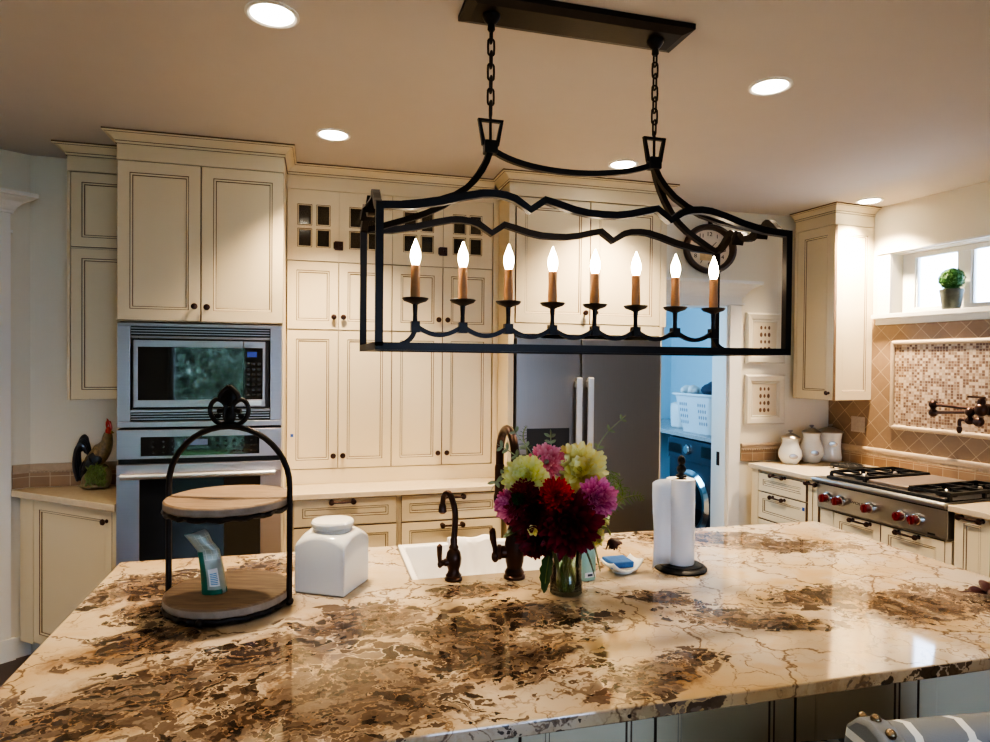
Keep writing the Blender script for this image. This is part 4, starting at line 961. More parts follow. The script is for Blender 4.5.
for s in (-1,1):
    curl([(0,.012),(s*.022,.006),(s*.044,.018),(s*.056,.042),(s*.052,.066),(s*.036,.078),(s*.018,.070),(s*.010,.056),(s*.020,.046),(s*.034,.044)],.0068)
    curl([(s*.002,.01),(s*.012,.03),(s*.010,.056)],.008)
    curl([(s*.006,.066),(s*.026,.080),(s*.022,.096),(0,.116)],.0075)
    mb.ell((s*.034,0,zb+.030),(.010,.005,.008),8,6)
mb.ell((0,0,zb+.085),(.022,.009,.028),12,8); mb.ell((0,0,zb+.03),(.016,.009,.026),12,8); mb.ell((0,0,zb+.006),(.030,.010,.010),12,8)
mb.build('finial',M['iron'],ts,smooth=True)
for x,y in ((-R-.006,0),(R+.006,0),(0,-R),(0,R)):
    mb=MB(); mb.ell((x,y,.012),(.013,.013,.0115),12,8); mb.build('ball_foot',M['iron'],ts,smooth=True)
# snack bag leaning on the lower shelf
bg=thing('snack_bag','rumpled silver and green snack bag standing on the lower wooden shelf','bag',(-.285,1.985,.967),math.radians(12)); bg.scale=(.92,.92,.97)
def bagf(s):
    def f(u,v):
        z=v*.175; th=.026*(1-v)**.8*math.sin(PI*min(max(u,0.0),1))**.6+.003; w=lerp(.040,.032,v)
        lean=-.040*v**1.3; x=(u-.5)*2*w*.9+lean+.012*v; y=s*th+.010*v+.004*math.sin(9*v+u*5)
        if v>.72: x-=(v-.72)*.10
        return (x,y,z+.012*u*(v>.9))
    return f
mb=MB(); mb.grid(bagf(-1),8,14); mb.build('bag_front',M['bag'],bg,smooth=True,solid=.001)
mb=MB(); mb.grid(bagf(1),8,14); mb.build('bag_back',M['baggreen'],bg,smooth=True,solid=.001)
mb=MB()
f=bagf(-1)
def pan(u0,u1,v0,v1,mtl,name,off=.0018,nu=4,nv=5):
    q=MB(); q.grid(lambda u,v:(lambda p:(p[0],p[1]-off,p[2]))(f(lerp(u0,u1,u),lerp(v0,v1,v))),nu,nv); return q.build(name,mtl,bg,smooth=True)
pan(.0,.22,.0,.70,M['baggreen'],'green_side'); pan(0,1,0,.08,M['baggreen'],'green_bottom',.0022)
bc=pan(.30,.72,.14,.42,M['white'],'barcode_label',.0024)
q=MB()
for i in range(7):
    v0=.17+i*.028; q.grid(lambda u,v,v0=v0:(lambda p:(p[0],p[1]-.0032,p[2]))(f(lerp(.36,.66,u),lerp(v0,v0+.014,v))),3,1)
q.build('barcode',mat('barcode_blue',(.12,.35,.55),.5),bc)
q=MB()
for i in range(5):
    v0=.56+i*.085; q.grid(lambda u,v,v0=v0:(lambda p:(p[0],p[1]-.0024,p[2]))(f(lerp(.26,.95,u),lerp(v0,v0+.010,v))),4,1)
for i in range(3):
    u0=.34+i*.25; q.grid(lambda u,v,u0=u0:(lambda p:(p[0],p[1]-.0024,p[2]))(f(lerp(u0,u0+.03,u),lerp(.56,.95,v))),1,5)
q.build('printed_grid',mat('pale_print',(.62,.66,.60),.5),bg)
# paper towel holder and roll
ph=thing('paper_towel_holder','black iron paper towel holder base with upright rod on the island','paper towel holder',(1.215,1.992,.9205))
mb=MB(); mb.lathe([(.088,0),(.090,.006),(.084,.012),(.075,.014),(.072,.018),(.03,.020)],seg=40); mb.build('base',M['blackiron'],ph,smooth=True)
mb=MB(); mb.tube([(0,0,.018),(0,0,.335)],.008,10); mb.ell((0,0,.345),.016,14,10); mb.ell((0,0,.375),(.013,.013,.018),14,10); mb.lathe([(.018,.318),(.018,.324),(.008,.330)],seg=16); mb.build('rod',M['blackiron'],ph,smooth=True)
pr=thing('paper_towel_roll','white paper towel roll with a loose sheet hanging at its left','paper towel',(1.215,1.992,.9405))
mb=MB(); seg=36; mb.lathe([(.020,0),(.046,0),(.047,.004),(.047,.288),(.046,.292),(.020,.292),(.020,.0)],seg=seg,cap=False); mb.build('roll',M['paper'],pr,smooth=True,angle=60)
mb=MB(); mb.lathe([(.0185,.001),(.0198,.001),(.0198,.291),(.0185,.291)],seg=24,cap=False); mb.build('core',mat('cardboard',(.30,.21,.13),.9),pr)
def sheet(u,v):
    if u<.35:
        a=math.radians(lerp(80,196,u/.35)); r=.0485; x=r*math.cos(a); y=r*math.sin(a)
    else:
        t=(u-.35)/.65; a=math.radians(196); x=.0485*math.cos(a)-.085*t; y=.0485*math.sin(a)-.030*t+.020*math.sin(t*3.2)
    return (x+.004*math.sin(v*5)*u,y,.002+v*(.288+.004*math.sin(u*3)))
mb=MB(); mb.grid(sheet,20,8); mb.build('loose_sheet',M['paper'],pr,smooth=True,solid=.0012)
# soap, sponge and dish
sb=thing('soap_bottle','pale mint soap bottle behind the flower vase','bottle',(.852,1.965,.9205),math.radians(10))
mb=MB(); Lr=[rrect(.028,.020,.016,0),rrect(.030,.022,.018,.006),rrect(.030,.022,.018,.10),rrect(.026,.020,.017,.125),rrect(.014,.014,.0135,.140),rrect(.0125,.0125,.012,.15)]; n=len(Lr[0]); vs=[p for l in Lr for p in l]
mb.add(vs,[tuple(range(n-1,-1,-1)),tuple(5*n+k for k in range(n))]+[(i*n+k,i*n+(k+1)%n,(i+1)*n+(k+1)%n,(i+1)*n+k) for i in range(5) for k in range(n)]); mb.build('bottle_body',M['mint'],sb,smooth=True)
mb=MB(); mb.lathe([(.014,.15),(.015,.152),(.015,.168),(.011,.17),(.005,.172),(.005,.20)],seg=16); mb.tube([(0,0,.20),(-.01,-.004,.206),(-.036,-.008,.202)],.005,8); mb.build('pump',M['white'],sb,smooth=True)
lb_=MB().box(-.020,.020,-.0235,-.0225,.012,.028).build('label',M['white'],sb)
MB().box(-.010,.008,-.0242,-.0235,.016,.023).build('label_print',M['navy'],lb_)
sd=thing('sponge_dish','white curved ceramic sponge dish on the island','dish',(1.0,2.005,.9205),math.radians(14))
def dish(u,v):
    x=(u-.5)*.13; y=(v-.5)*.085; k=(2*u-1)**2; e=(2*v-1)**2
    return (x,y*(1-.25*k),.006+.030*k*k**.3+.008*e)
mb=MB(); mb.grid(dish,16,10); mb.build('saucer',M['ceramic'],sd,smooth=True,solid=.007)
mb=MB(); mb.lathe([(.032,0),(.035,.002),(.028,.008)],seg=24); mb.build('foot',M['ceramic'],sd)
sp=tag(MB().box(-.045,.045,-.032,.032,0,.022).build('sponge',M['blue'],bevel=.004),'blue sponge lying on the white dish','sponge'); sp.location=(.985,2.01,.943); sp.rotation_euler=(.10,.06,math.radians(10))
# ------------------------------------------------------------------ vase and bouquet
VX,VY=.741,1.865
vs_=thing('flower_vase','clear glass cylinder vase holding the dahlia bouquet on the island','vase',(VX,VY,.9205))
mb=MB(); mb.lathe([(.046,0),(.050,.004),(.051,.02),(.048,.05),(.047,.10),(.050,.150),(.0475,.150),(.0445,.10),(.0455,.05),(.048,.02),(.044,.012),(.001,.011)],seg=40,cap=False); mb.lathe([(.046,0),(.001,.0)],seg=40,cap=False); mb.build('glass_wall',M['vase'],vs_,smooth=True)
mw_=mk_glass('vase_water',(.88,.95,.86),0,.06)
mb=MB(); mb.lathe([(.001,.013),(.043,.014),(.0445,.05),(.0438,.082),(.001,.083)],seg=32,cap=False); mb.build('water',mw_,vs_,smooth=True)
def bloom_mesh(c,n,r,layers,rnd,wid=.30,open_=0.0,jit=.12):
    mb=MB(); mb.tip=[]; mb.shade=[]; n=Vector(n).normalized(); q=n.to_track_quat('Z','Y').to_matrix(); ex,ey=q@Vector((1,0,0)),q@Vector((0,1,0)); c=Vector(c)
    for li,(cnt,el,ln) in enumerate(layers):
        for k in range(cnt):
            a=2*PI*(k+.5*(li%2))/cnt+rnd.uniform(-jit,jit); e=math.radians(el+rnd.uniform(-7,7)); L=r*ln*rnd.uniform(.9,1.07); w=r*wid*rnd.uniform(.85,1.1)*(.65+.35*ln)
            d=ex*math.cos(a)+ey*math.sin(a); sd=n.cross(d); out=d*math.cos(e)+n*math.sin(e); upv=n*math.cos(e)-d*math.sin(e)
            P=[]; sh=rnd.random()
            for i in range(6):
                t=i/5; prof=(math.sin(PI*min(t*.72+.10,1))**.8)*(1 if t<.99 else .45); cv=(.16*t*t-.02)*r*(1 if el<50 else -.6)
                b=c+out*(L*t)+upv*(cv)
                for s in (-1,0,1):
                    P.append(b+sd*(s*w*.5*prof)+upv*(.10*w*abs(s)*1.6)); mb.tip.append(t-.22*abs(s)); mb.shade.append(sh)
            mb.add(P,[(i*3+j,(i+1)*3+j,(i+1)*3+j+1,i*3+j+1) for i in range(5) for j in range(2)])
    return mb
FULL=[(17,-36,.90),(19,-19,.98),(20,-4,1.0),(20,10,.97),(18,23,.91),(16,36,.83),(14,49,.73),(11,61,.63),(8,73,.53),(5,84,.44)]
OPEN=[(16,-28,.92),(18,-11,1.0),(18,4,1.0),(16,17,.94),(15,29,.84),(12,42,.68),(9,56,.48)]
BALL=[(18,-45,.86),(22,-28,.95),(24,-10,1.0),(24,8,1.0),(22,24,.97),(20,38,.93),(16,52,.88),(12,65,.84),(8,77,.8),(4,87,.78)]
def stem_pts(c,n,bx,by):
    c=Vector(c); n=Vector(n).normalized(); base=Vector((VX+bx,VY+by,.938)); mouth=Vector((VX-bx*.6+(c.x-VX)*.12,VY-by*.6+(c.y-VY)*.12,1.066))
    return base,[base,base.lerp(mouth,.5),mouth,mouth.lerp(c-n*.02,.55)+Vector((0,0,.01)),c-n*.012]
def flower(label,c,n,r,m,layers=FULL,wid=.30,bx=0.0,by=0.0,seed=1,centre=None,name='dahlia',group='dahlias in the glass vase',ctr_r=.16):
    rnd=random.Random(seed); base,sp_=stem_pts(c,n,bx,by)
    f=thing(name,label,'flower',tuple(base),0,group)
    off=Matrix.Translation(-base)
    mb=bloom_mesh(c,n,r,layers,rnd,wid); mb.v=[off@p for p in mb.v]; b=mb.build('bloom',M[m],f,smooth=True,angle=80)
    for an,vals in (('tip',mb.tip),('shade',mb.shade)):
        at=b.data.attributes.new(an,'FLOAT','POINT'); at.data.foreach_set('value',vals)
    if centre:
        q=MB(); q.ell(tuple(Vector(c)+Vector(n).normalized()*r*.12-base),(r*ctr_r,)*3,12,8); q.build('flower_centre',M[centre],b,smooth=True)
    if name=='spent_bloom': sp_=sp_[:3]+[Vector((.835,1.86,1.112)),Vector((.875,1.866,1.112)),Vector(c)+Vector((-.001,0,.010))]
    q=MB(); q.tube([p-base for p in spline(sp_,5)],.0032,7); q.build('stem',M['stem'],f,smooth=True)
    return f
cam=Vector((0,0,1.63))
def face(c,dx=0,dy=0,dz=0): v=(cam-Vector(c)).normalized()+Vector((dx,dy,dz)); return v
c=(.704,1.765,1.160); flower('huge dark maroon dahlia at the front centre of the bouquet',c,face(c,.0,0,-.05),.104,'p_maroon',FULL,.25,.01,-.02,1)
c=(.600,1.80,1.196); flower('dark maroon dahlia lower left of the red one',c,face(c,-.3,0,-.1),.078,'p_maroon',FULL,.28,-.02,-.01,2)
c=(.668,1.775,1.240); flower('bright red ball dahlia in the middle of the bouquet',c,face(c,-.05,0,.55),.056,'p_red',BALL,.26,0,.01,3)
c=(.596,1.835,1.286); flower('pale lime yellow dahlia at the upper left of the bouquet',c,face(c,-.2,0,.25),.070,'p_lime',FULL,.38,-.02,.01,4)
c=(.776,1.855,1.300); flower('large yellow dahlia with open centre at the top right of the bouquet',c,face(c,.12,0,.22),.088,'p_yellow',OPEN,.36,.02,.015,5,'p_center',ctr_r=.11)
c=(.674,1.87,1.325); flower('pink dahlia with greenish centre at the top of the bouquet',c,face(c,.05,0,.15),.060,'p_pink',OPEN,.30,0,.03,6,'leaf3')
c=(.800,1.775,1.228); flower('magenta pink dahlia at the right of the bouquet',c,face(c,.25,0,.05),.064,'p_mag',FULL,.30,.02,0,7)
c=(.556,1.83,1.206); flower('deep pink dahlia peeking out at the far left of the bouquet',c,face(c,-.75,0,.15),.058,'p_mag',FULL,.30,-.03,0,8)
c=(.585,1.80,1.246); flower('small dark red dahlia between the lime yellow and far left pink ones',c,face(c,-.15,0,.25),.045,'p_dark',BALL,.30,-.015,.02,9)
c=(.620,1.815,1.105); flower('maroon dahlia hanging low at the left under the big dark one',c,face(c,-.6,0,-.6),.060,'p_maroon',FULL,.28,-.025,-.015,10)
c=(.858,1.885,1.150); flower('small lime yellow dahlia seen edge-on at the right of the maroon one',c,face(c,1.6,0,.1),.045,'p_lime',FULL,.36,.03,.01,11)
c=(.846,1.88,1.085); flower('small pale yellow dahlia low at the right, above the soap bottle',c,face(c,1.4,0,-.2),.036,'p_yellow',FULL,.36,.03,-.01,12)
c=(.606,1.775,1.148); flower('little pale yellow bud at the lower left of the bouquet',c,face(c,-.4,0,-.3),.024,'p_yellow',[(6,35,1),(6,60,1),(5,78,.9)],.6,-.03,.01,13,None,'flower_bud','flower buds')
c=(.562,1.785,1.234); flower('round green bud in front of the far left pink dahlia',c,face(c,-.2,0,.1),.026,'leaf',[(7,25,1),(7,52,1),(6,75,1)],.75,-.025,.02,14,None,'flower_bud','flower buds')
c=(.893,1.872,1.078); f=flower('drooping spent maroon bloom hanging above the sponge',c,(.5,-.1,-.9),.038,'dried',[(8,30,1),(8,50,1),(6,72,1)],.42,.035,0,15,None,'spent_bloom',None)
def leaf_mesh(mb,p0,d,L,w,rnd,droop=.25,n=6,nrm=None,teeth=0.0):
    d=Vector(d).normalized(); nv=Vector(nrm) if nrm else (cam-Vector(p0)).normalized(); sd=d.cross(nv); sd=sd.normalized() if sd.length>1e-4 else Vector((1,0,0)); up=sd.cross(d)
    P=[]
    for i in range(n+1):
        t=i/n; b=Vector(p0)+d*L*t+Vector((0,0,-droop*L*t*t)); pr=math.sin(PI*min(1,t*.92+.06))**.75*w*.5*(1+teeth*(1 if i%2 else -1)); pr=pr if i<n else .0004
        P+= [b-sd*pr+up*pr*.25,b,b+sd*pr+up*pr*.25]
    mb.add(P,[(i*3+j,(i+1)*3+j,(i+1)*3+j+1,i*3+j+1) for i in range(n) for j in range(2)])
def sprig(name,label,pts,kind,m,seed,cat='foliage',bx=0,by=0,group=None,stem_r=.0026,params=()):
    rnd=random.Random(seed); base=Vector((VX+bx,VY+by,.938)); mouth=Vector((VX-bx*.7,VY-by*.7,1.066)); pts=[base,mouth]+[Vector(p) for p in pts]
    f=thing(name,label,cat,tuple(base),0,group)
    cv=spline(pts,8); q=MB(); q.tube([p-base for p in cv],[lerp(stem_r*1.3,stem_r*.5,i/(len(cv)-1)) for i in range(len(cv))],6); q.build('stem',M['stem'] if kind!='sprig' else M['leaf3'],f,smooth=True)
    mb=MB(); s0=16; N=len(cv)
    if kind=='sprig':
        step=params[0]; L=params[1]
        for i in range(s0,N,step):
            t=(cv[min(i+1,N-1)]-cv[i-1]).normalized()
            for s in (-1,1):
                sd=t.cross((cam-cv[i]).normalized())*s; leaf_mesh(mb,cv[i]-base,t*.7+sd,L*rnd.uniform(.7,1.1),L*.42,rnd,.1,nrm=(cam-cv[i]))
        t=(cv[-1]-cv[-2]).normalized(); leaf_mesh(mb,cv[-1]-base,t,L,L*.45,rnd,0)
    elif kind=='fern':
        L=params[0]
        for i in range(s0,N,2):
            t=(cv[min(i+1,N-1)]-cv[i-1]).normalized(); k=(i-s0)/(N-1-s0); ln=L*(1-.85*k)*(.5+.5*min(1,k*6))
            for s in (-1,1):
                for h in (0,):
                    p=cv[i].lerp(cv[min(i+1,N-1)],h); sd=t.cross((cam-p).normalized())*s; leaf_mesh(mb,p-base,t*.45+sd,ln*rnd.uniform(.85,1.1),ln*.13,rnd,.15,4,nrm=(cam-p))
    elif kind=='asparagus':
        for i in range(s0,N):
            for h in range(7):
                p=cv[i]+Vector((rnd.gauss(0,.009),rnd.gauss(0,.012),rnd.gauss(0,.009))); d=Vector((rnd.uniform(-1,1),rnd.uniform(-.6,.6),rnd.uniform(-1,.6))); leaf_mesh(mb,p-base,d,rnd.uniform(.012,.026),.0026,rnd,.1,2,nrm=(cam-p))
    elif kind=='leaf':
        L,w=params; t=(Vector(pts[-1])-Vector(pts[-2])).normalized(); leaf_mesh(mb,Vector(pts[-2])-base,t,L,w,rnd,.1,10,teeth=.12)
    mb.build('leaves' if kind!='leaf' else 'leaf_blade',M[m],f,smooth=True,angle=80); return f
sprig('leafy_sprig','long thin grey-green sprig reaching highest at the right of the bouquet',[(.80,1.88,1.24),(.822,1.87,1.325),(.868,1.87,1.403),(.925,1.87,1.452)],'sprig','leaf3',21,bx=.02,by=.02,params=(6,.022))
sprig('leafy_sprig','small upright grey-green sprig standing in front of the water dispenser',[(.70,1.88,1.22),(.702,1.87,1.30),(.690,1.87,1.372),(.688,1.87,1.402)],'sprig','leaf3',22,bx=-.01,by=.03,params=(6,.024))
sprig('leafy_sprig','pale sprig arching up to the left over the pink dahlia',[(.67,1.88,1.22),(.664,1.86,1.30),(.62,1.86,1.36),(.572,1.86,1.42)],'sprig','leaf3',23,bx=-.02,by=.02,params=(6,.026))
sprig('leafy_sprig','grey-green sprig leaning out left towards the gooseneck faucet',[(.64,1.87,1.21),(.60,1.86,1.32),(.555,1.86,1.362),(.530,1.86,1.376)],'sprig','leaf3',24,bx=-.03,by=.01,params=(6,.026))
sprig('leafy_sprig','drooping grey-green sprig crossing the gooseneck at the far left',[(.62,1.87,1.20),(.56,1.85,1.27),(.525,1.85,1.292),(.505,1.85,1.265)],'sprig','leaf3',25,bx=-.03,by=.02,params=(7,.026))
sprig('fern_frond','dark green fern tip standing at the back left of the bouquet',[(.66,1.91,1.22),(.632,1.92,1.34),(.615,1.92,1.40),(.625,1.92,1.432)],'fern','leaf',26,bx=-.01,by=.035,params=(.034,))
sprig('fern_frond','bright green fern frond reaching out right towards the paper towels',[(.82,1.86,1.13),(.87,1.86,1.175),(.935,1.86,1.205),(.985,1.86,1.210),(1.0,1.86,1.195)],'fern','leaf2',27,bx=.03,by=.01,params=(.042,))
sprig('asparagus_fern','feathery asparagus fern arching over at the right of the bouquet',[(.80,1.89,1.17),(.865,1.89,1.265),(.915,1.89,1.262),(.945,1.89,1.21)],'asparagus','leaf2',28,bx=.02,by=.03)
sprig('asparagus_fern','feathery asparagus fern behind the magenta dahlia',[(.82,1.90,1.15),(.872,1.91,1.20),(.90,1.91,1.225),(.925,1.91,1.20)],'asparagus','leaf2',29,bx=.03,by=.02)
sprig('dahlia_leaf','large dark green leaf under the maroon dahlia at the left',[(.66,1.79,1.125),(.650,1.775,1.12),(.675,1.765,1.02)],'leaf','leaf',30,bx=-.02,by=-.02,params=(.125,.06))
sprig('dahlia_leaf','dark green leaf hanging left over the vase rim',[(.69,1.80,1.09),(.665,1.80,1.075),(.645,1.79,.98)],'leaf','leaf',31,bx=-.01,by=-.03,params=(.115,.048))
sprig('dahlia_leaf','green leaf pointing left below the far left pink dahlia',[(.62,1.82,1.14),(.600,1.81,1.150),(.52,1.80,1.128)],'leaf','leaf',32,bx=-.03,by=0,params=(.085,.050))
sprig('dahlia_leaf','green leaf hanging right over the vase rim in front of the soap',[(.76,1.80,1.09),(.775,1.80,1.072),(.800,1.79,1.0)],'leaf','leaf',33,bx=.01,by=-.03,params=(.085,.042))
sprig('dahlia_leaf','dark pointed leaf at the lower right beside the maroon dahlia',[(.79,1.82,1.10),(.805,1.81,1.085),(.826,1.80,1.0)],'leaf','leaf',34,bx=.02,by=-.02,params=(.085,.034))
# dried leaf at the right edge of the island
rnd=random.Random(9); dlf=thing('dried_leaves','dark burgundy dried leaves lying at the right edge of the island','foliage',(1.99,1.515,.921))
mb=MB(); mb.tube([(-.075,.03,.012),(-.03,.012,.016),(.02,0,.016)],[.0015,.002,.003],6); mb.build('stem',M['dried'],dlf)
for p,d,L,w in (((-.05,.02,.016),(1,-.25,.12),.060,.034),((-.012,.0,.018),(.9,.5,.45),.075,.045),((-.01,-.01,.016),(.9,-.6,.0),.075,.05),((.0,-.01,.02),(.7,-.7,.5),.07,.045)):
    mb=MB(); leaf_mesh(mb,p,d,L,w,rnd,.25,8,nrm=(0,-.4,1)); mb.build('leaf',M['dried'],dlf,smooth=True,solid=.002)
# ------------------------------------------------------------------ rooster
rs=thing('rooster_figurine','glazed rooster figurine with red comb and arched black tail on green rocks','figurine',(-1.170,3.985,.9205)); rs.scale=(.60,.85,.90)
mb=MB(); mb.add([],[])
def lump(name,parts,m,par=rs):
    q=MB()
    for c,r in parts: q.ell(c,r,16,10)
    o=q.build(name,M[m],par,smooth=True); rm=o.modifiers.new('merge','REMESH'); rm.mode='VOXEL'; rm.voxel_size=.007; rm.use_smooth_shade=True; return o
lump('stone_base',[((-.02,0,.022),(.125,.07,.024)),((-.05,.0,.05),(.08,.055,.055)),((.05,0,.07),(.07,.05,.08)),((.0,.0,.11),(.06,.05,.06))],'r_stone')
q=MB(); rnd=random.Random(2)
for i in range(150):
    x=rnd.uniform(-.06,.09); z=rnd.uniform(.02,.15)*(1-abs(x)*3); y=-.055-rnd.uniform(-.004,.012); q.tube(spline([(x,y,z),(x+rnd.uniform(-.015,.015),y-.006,z+.015),(x+rnd.uniform(-.03,.03),y-.002,z+.03)],3),[.004]*6+[.001],5)
q.build('grass_tufts',M['r_green'],rs,smooth=True)
q=MB(); bp=spline([(-.085,0,.13),(-.055,0,.165),(.0,0,.195),(.045,0,.225),(.075,0,.265),(.085,0,.31),(.09,0,.335)],6); q.tube(bp,[lerp(.03,.068,min(1,i/14)) if i<15 else lerp(.068,.030,(i-14)/22) for i in range(len(bp))],18); q.build('body',M['r_brown'],rs,smooth=True)
q=MB(); q.ell((.0,-.05,.185),(.06,.022,.042),14,8); q.tube([(-.02,-.055,.18),(-.07,-.05,.15),(-.10,-.04,.12)],[.03,.022,.008],10); q.build('wing',M['r_black'],rs,smooth=True)
q=MB()
for k,(h,w,y) in enumerate(((.0,.0,0),(.022,.012,.022),(-.02,-.012,-.024),(-.045,-.03,.01))):
    q.tube(spline([(-.055+w*.2,y*.5,.20),(-.085,y*.8,.265+h),(-.115,y,.290+h),(-.150+w*.3,y,.26+h*.8),(-.165+w*.6,y,.18+h*.6),(-.150+w,y,.10),(-.130+w,y,.05)],5),[.012]*6+[.017]*19+[.014]*5+[.004],10)
q.tube(spline([(-.06,0,.16),(-.11,0,.12),(-.125,0,.05)],5),[.03,.034,.036,.036,.036,.034,.030,.026,.02,.012,.006],12)
q.build('tail',M['r_black'],rs,smooth=True)
q=MB(); q.ell((.092,0,.345),(.026,.022,.030),14,10); hd=q.build('head',M['r_red'],rs,smooth=True)
q=MB(); q.tube(spline([(.115,0,.355),(.105,0,.385),(.090,0,.405),(.078,0,.425)],4),[.010,.010,.012,.012,.013,.012,.012,.012,.010,.008,.006,.004,.002],8,flat=.5); q.ell((.105,0,.388),(.012,.006,.022),8,6); q.ell((.078,0,.388),(.010,.006,.024),8,6); q.build('comb',M['r_red'],hd,smooth=True)
q=MB(); q.ell((.108,-.008,.31),(.011,.007,.028),10,8); q.ell((.108,.008,.31),(.011,.007,.028),10,8); q.build('wattle',M['r_red'],hd,smooth=True)
q=MB(); q.lathe([(.010,0),(.006,.014),(.001,.026)],seg=10,M=T(.114,0,.342)@Matrix.Rotation(math.radians(105),4,'Y')); q.build('beak',M['p_center'],hd,smooth=True)
# ------------------------------------------------------------------ bar stool in the lower right corner
SX,SY=1.255,.905
st=thing('bar_stool','grey bar stool with white hexagon lattice fabric and brass nailheads, lower right','stool',(SX,SY,0),math.radians(-7)); st.scale=(1,1,.985)
mb=MB()
def backf(u,v):      # rolled upholstered back, local y toward island
    x=lerp(-.275,.36,u); return x
prof=[(.045,.62),(.05,.70),(.05,.90),(.045,.955),(.028,.985),(0,.995),(-.028,.985),(-.045,.955),(-.05,.90),(-.05,.70),(-.045,.62)]
xs=[-.262,-.255,-.24,.30,.315,.322]; ins=[.03,.008,0,0,.008,.03]
vs=[];k=len(prof)
for x,i_ in zip(xs,ins):
    for y,z in prof: vs.append((x,y*(1-i_*8 if i_<.1 else 1),z-(i_ if z>.9 else 0)))
fs=[(i*k+j,i*k+j+1,(i+1)*k+j+1,(i+1)*k+j) for i in range(len(xs)-1) for j in range(k-1)]+[tuple(range(k)),tuple((len(xs)-1)*k+j for j in reversed(range(k)))]
mb.add(vs,fs); mb.build('backrest',M['fabric'],st,smooth=True,angle=60)
mb=MB(); mb.box(-.26,.32,.02,.46,.60,.69); mb.build('seat',M['fabric'],st,bevel=.025)
for s,x in ((-1,-.285),(1,.345)):
    mb=MB(); wp=[(x,-.085,.62),(x,-.088,.90),(x,-.082,.945),(x,-.066,.978),(x,-.040,1.000),(x,-.010,1.008),(x,.020,1.000),(x,.045,.975),(x,.06,.90),(x,.10,.78),(x,.30,.72),(x,.30,.62)]
    n=len(wp); v2=[(x-.024,y,z) for _,y,z in wp]+[(x+.024,y,z) for _,y,z in wp]
    mb.add(v2,[tuple(range(n)),tuple(range(2*n-1,n-1,-1))]+[(i,(i+1)%n,n+(i+1)%n,n+i)[::-1] for i in range(n)]); wg=mb.build('wing',M['fabric'],st,smooth=True,bevel=.008,angle=40)
    for (_,y,z) in [(x,-.088,lerp(.64,.90,k/7)) for k in range(8)]+[(x,-.086,.938),(x,-.070,.976),(x,-.040,1.001),(x,-.004,1.008),(x,.030,.994)]:
        q=MB(); q.ell((x,y,z),(.0095,.0095,.0095),10,6); q.build('nailhead',M['stoolmetal'],wg,smooth=True)
for x,y in ((-.24,.0),(.30,.0),(-.24,.42),(.30,.42)):
    mb=MB(); mb.tube([(x,y,.60),(x*1.04,y,.0)],[.022,.015],4,rot=PI/4); mb.build('leg',M['rod'],st)
mb=MB(); mb.tube([(-.245,.42,.2),(.306,.42,.2)],.012,8); mb.build('footrest',M['rod'],st)
# ------------------------------------------------------------------ chandelier
ch=thing('chandelier','long dark iron lantern chandelier with eight lit candle bulbs hanging over the island','chandelier',(0,0,0))
YF,YB,YC=1.79,2.15,1.97; CX=.813; HW=.656; ZB=1.672; SB=.021
def hprof(s):   # height of the wavy top rail above its corners; s in [-1,1]
    a=abs(s); K=[(0,.018),(.07,.019),(.14,.026),(.21,.038),(.275,.048),(.345,.016),(.415,.045),(.455,.052),(.51,.055),(.56,.053),(.64,.041),(.74,.022),(.86,.006),(1.0,0)]
    for (p,h),(p2,h2) in zip(K,K[1:]):
        if p<=a<=p2: return lerp(h,h2,(a-p)/(p2-p))
    return 0
SS=[-1,-.86,-.74,-.64,-.56,-.51,-.455,-.415,-.345,-.275,-.21,-.14,-.07,0]; SS=SS+[-x for x in SS[-2::-1]]
ZT=2.055
FX={YF:(.157,1.470),YB:(.138,1.448)}
for y,nm in ((YF,'front'),(YB,'back')):
    CX=sum(FX[y])/2; HW=(FX[y][1]-FX[y][0])/2
    mb=MB(); mb.bar([(CX+HW*s,y,ZT+hprof(s)) for s in SS],SB,(0,1,0)); mb.build('wavy_top_rail',M['iron'],ch)
    mb=MB(); mb.bar([(CX-HW-SB/2,y,ZB),(CX+HW+SB/2,y,ZB)],SB,(0,0,1)); mb.build('bottom_rail',M['iron'],ch)
    for s in (-1,1):
        mb=MB(); mb.bar([(CX+s*HW,y,ZB),(CX+s*HW,y,ZT+SB/2)],SB,(0,1,0)); mb.build('corner_post',M['iron'],ch)
for s in (-1,1):
    ex=lambda q: lerp(FX[YF][(s+1)//2],FX[YB][(s+1)//2],(q+1)/2)
    mb=MB(); mb.bar([(ex(q),YC+(YB-YC)*q,ZT+hprof(q)) for q in SS],SB,(1,0,0)); mb.build('wavy_end_rail',M['iron'],ch)
    mb=MB(); mb.bar([(ex(-1),YF,ZB),(ex(1),YB,ZB)],SB,(0,0,1)); mb.build('end_bottom_rail',M['iron'],ch)
HX=(.514,1.083); ZJ=2.300
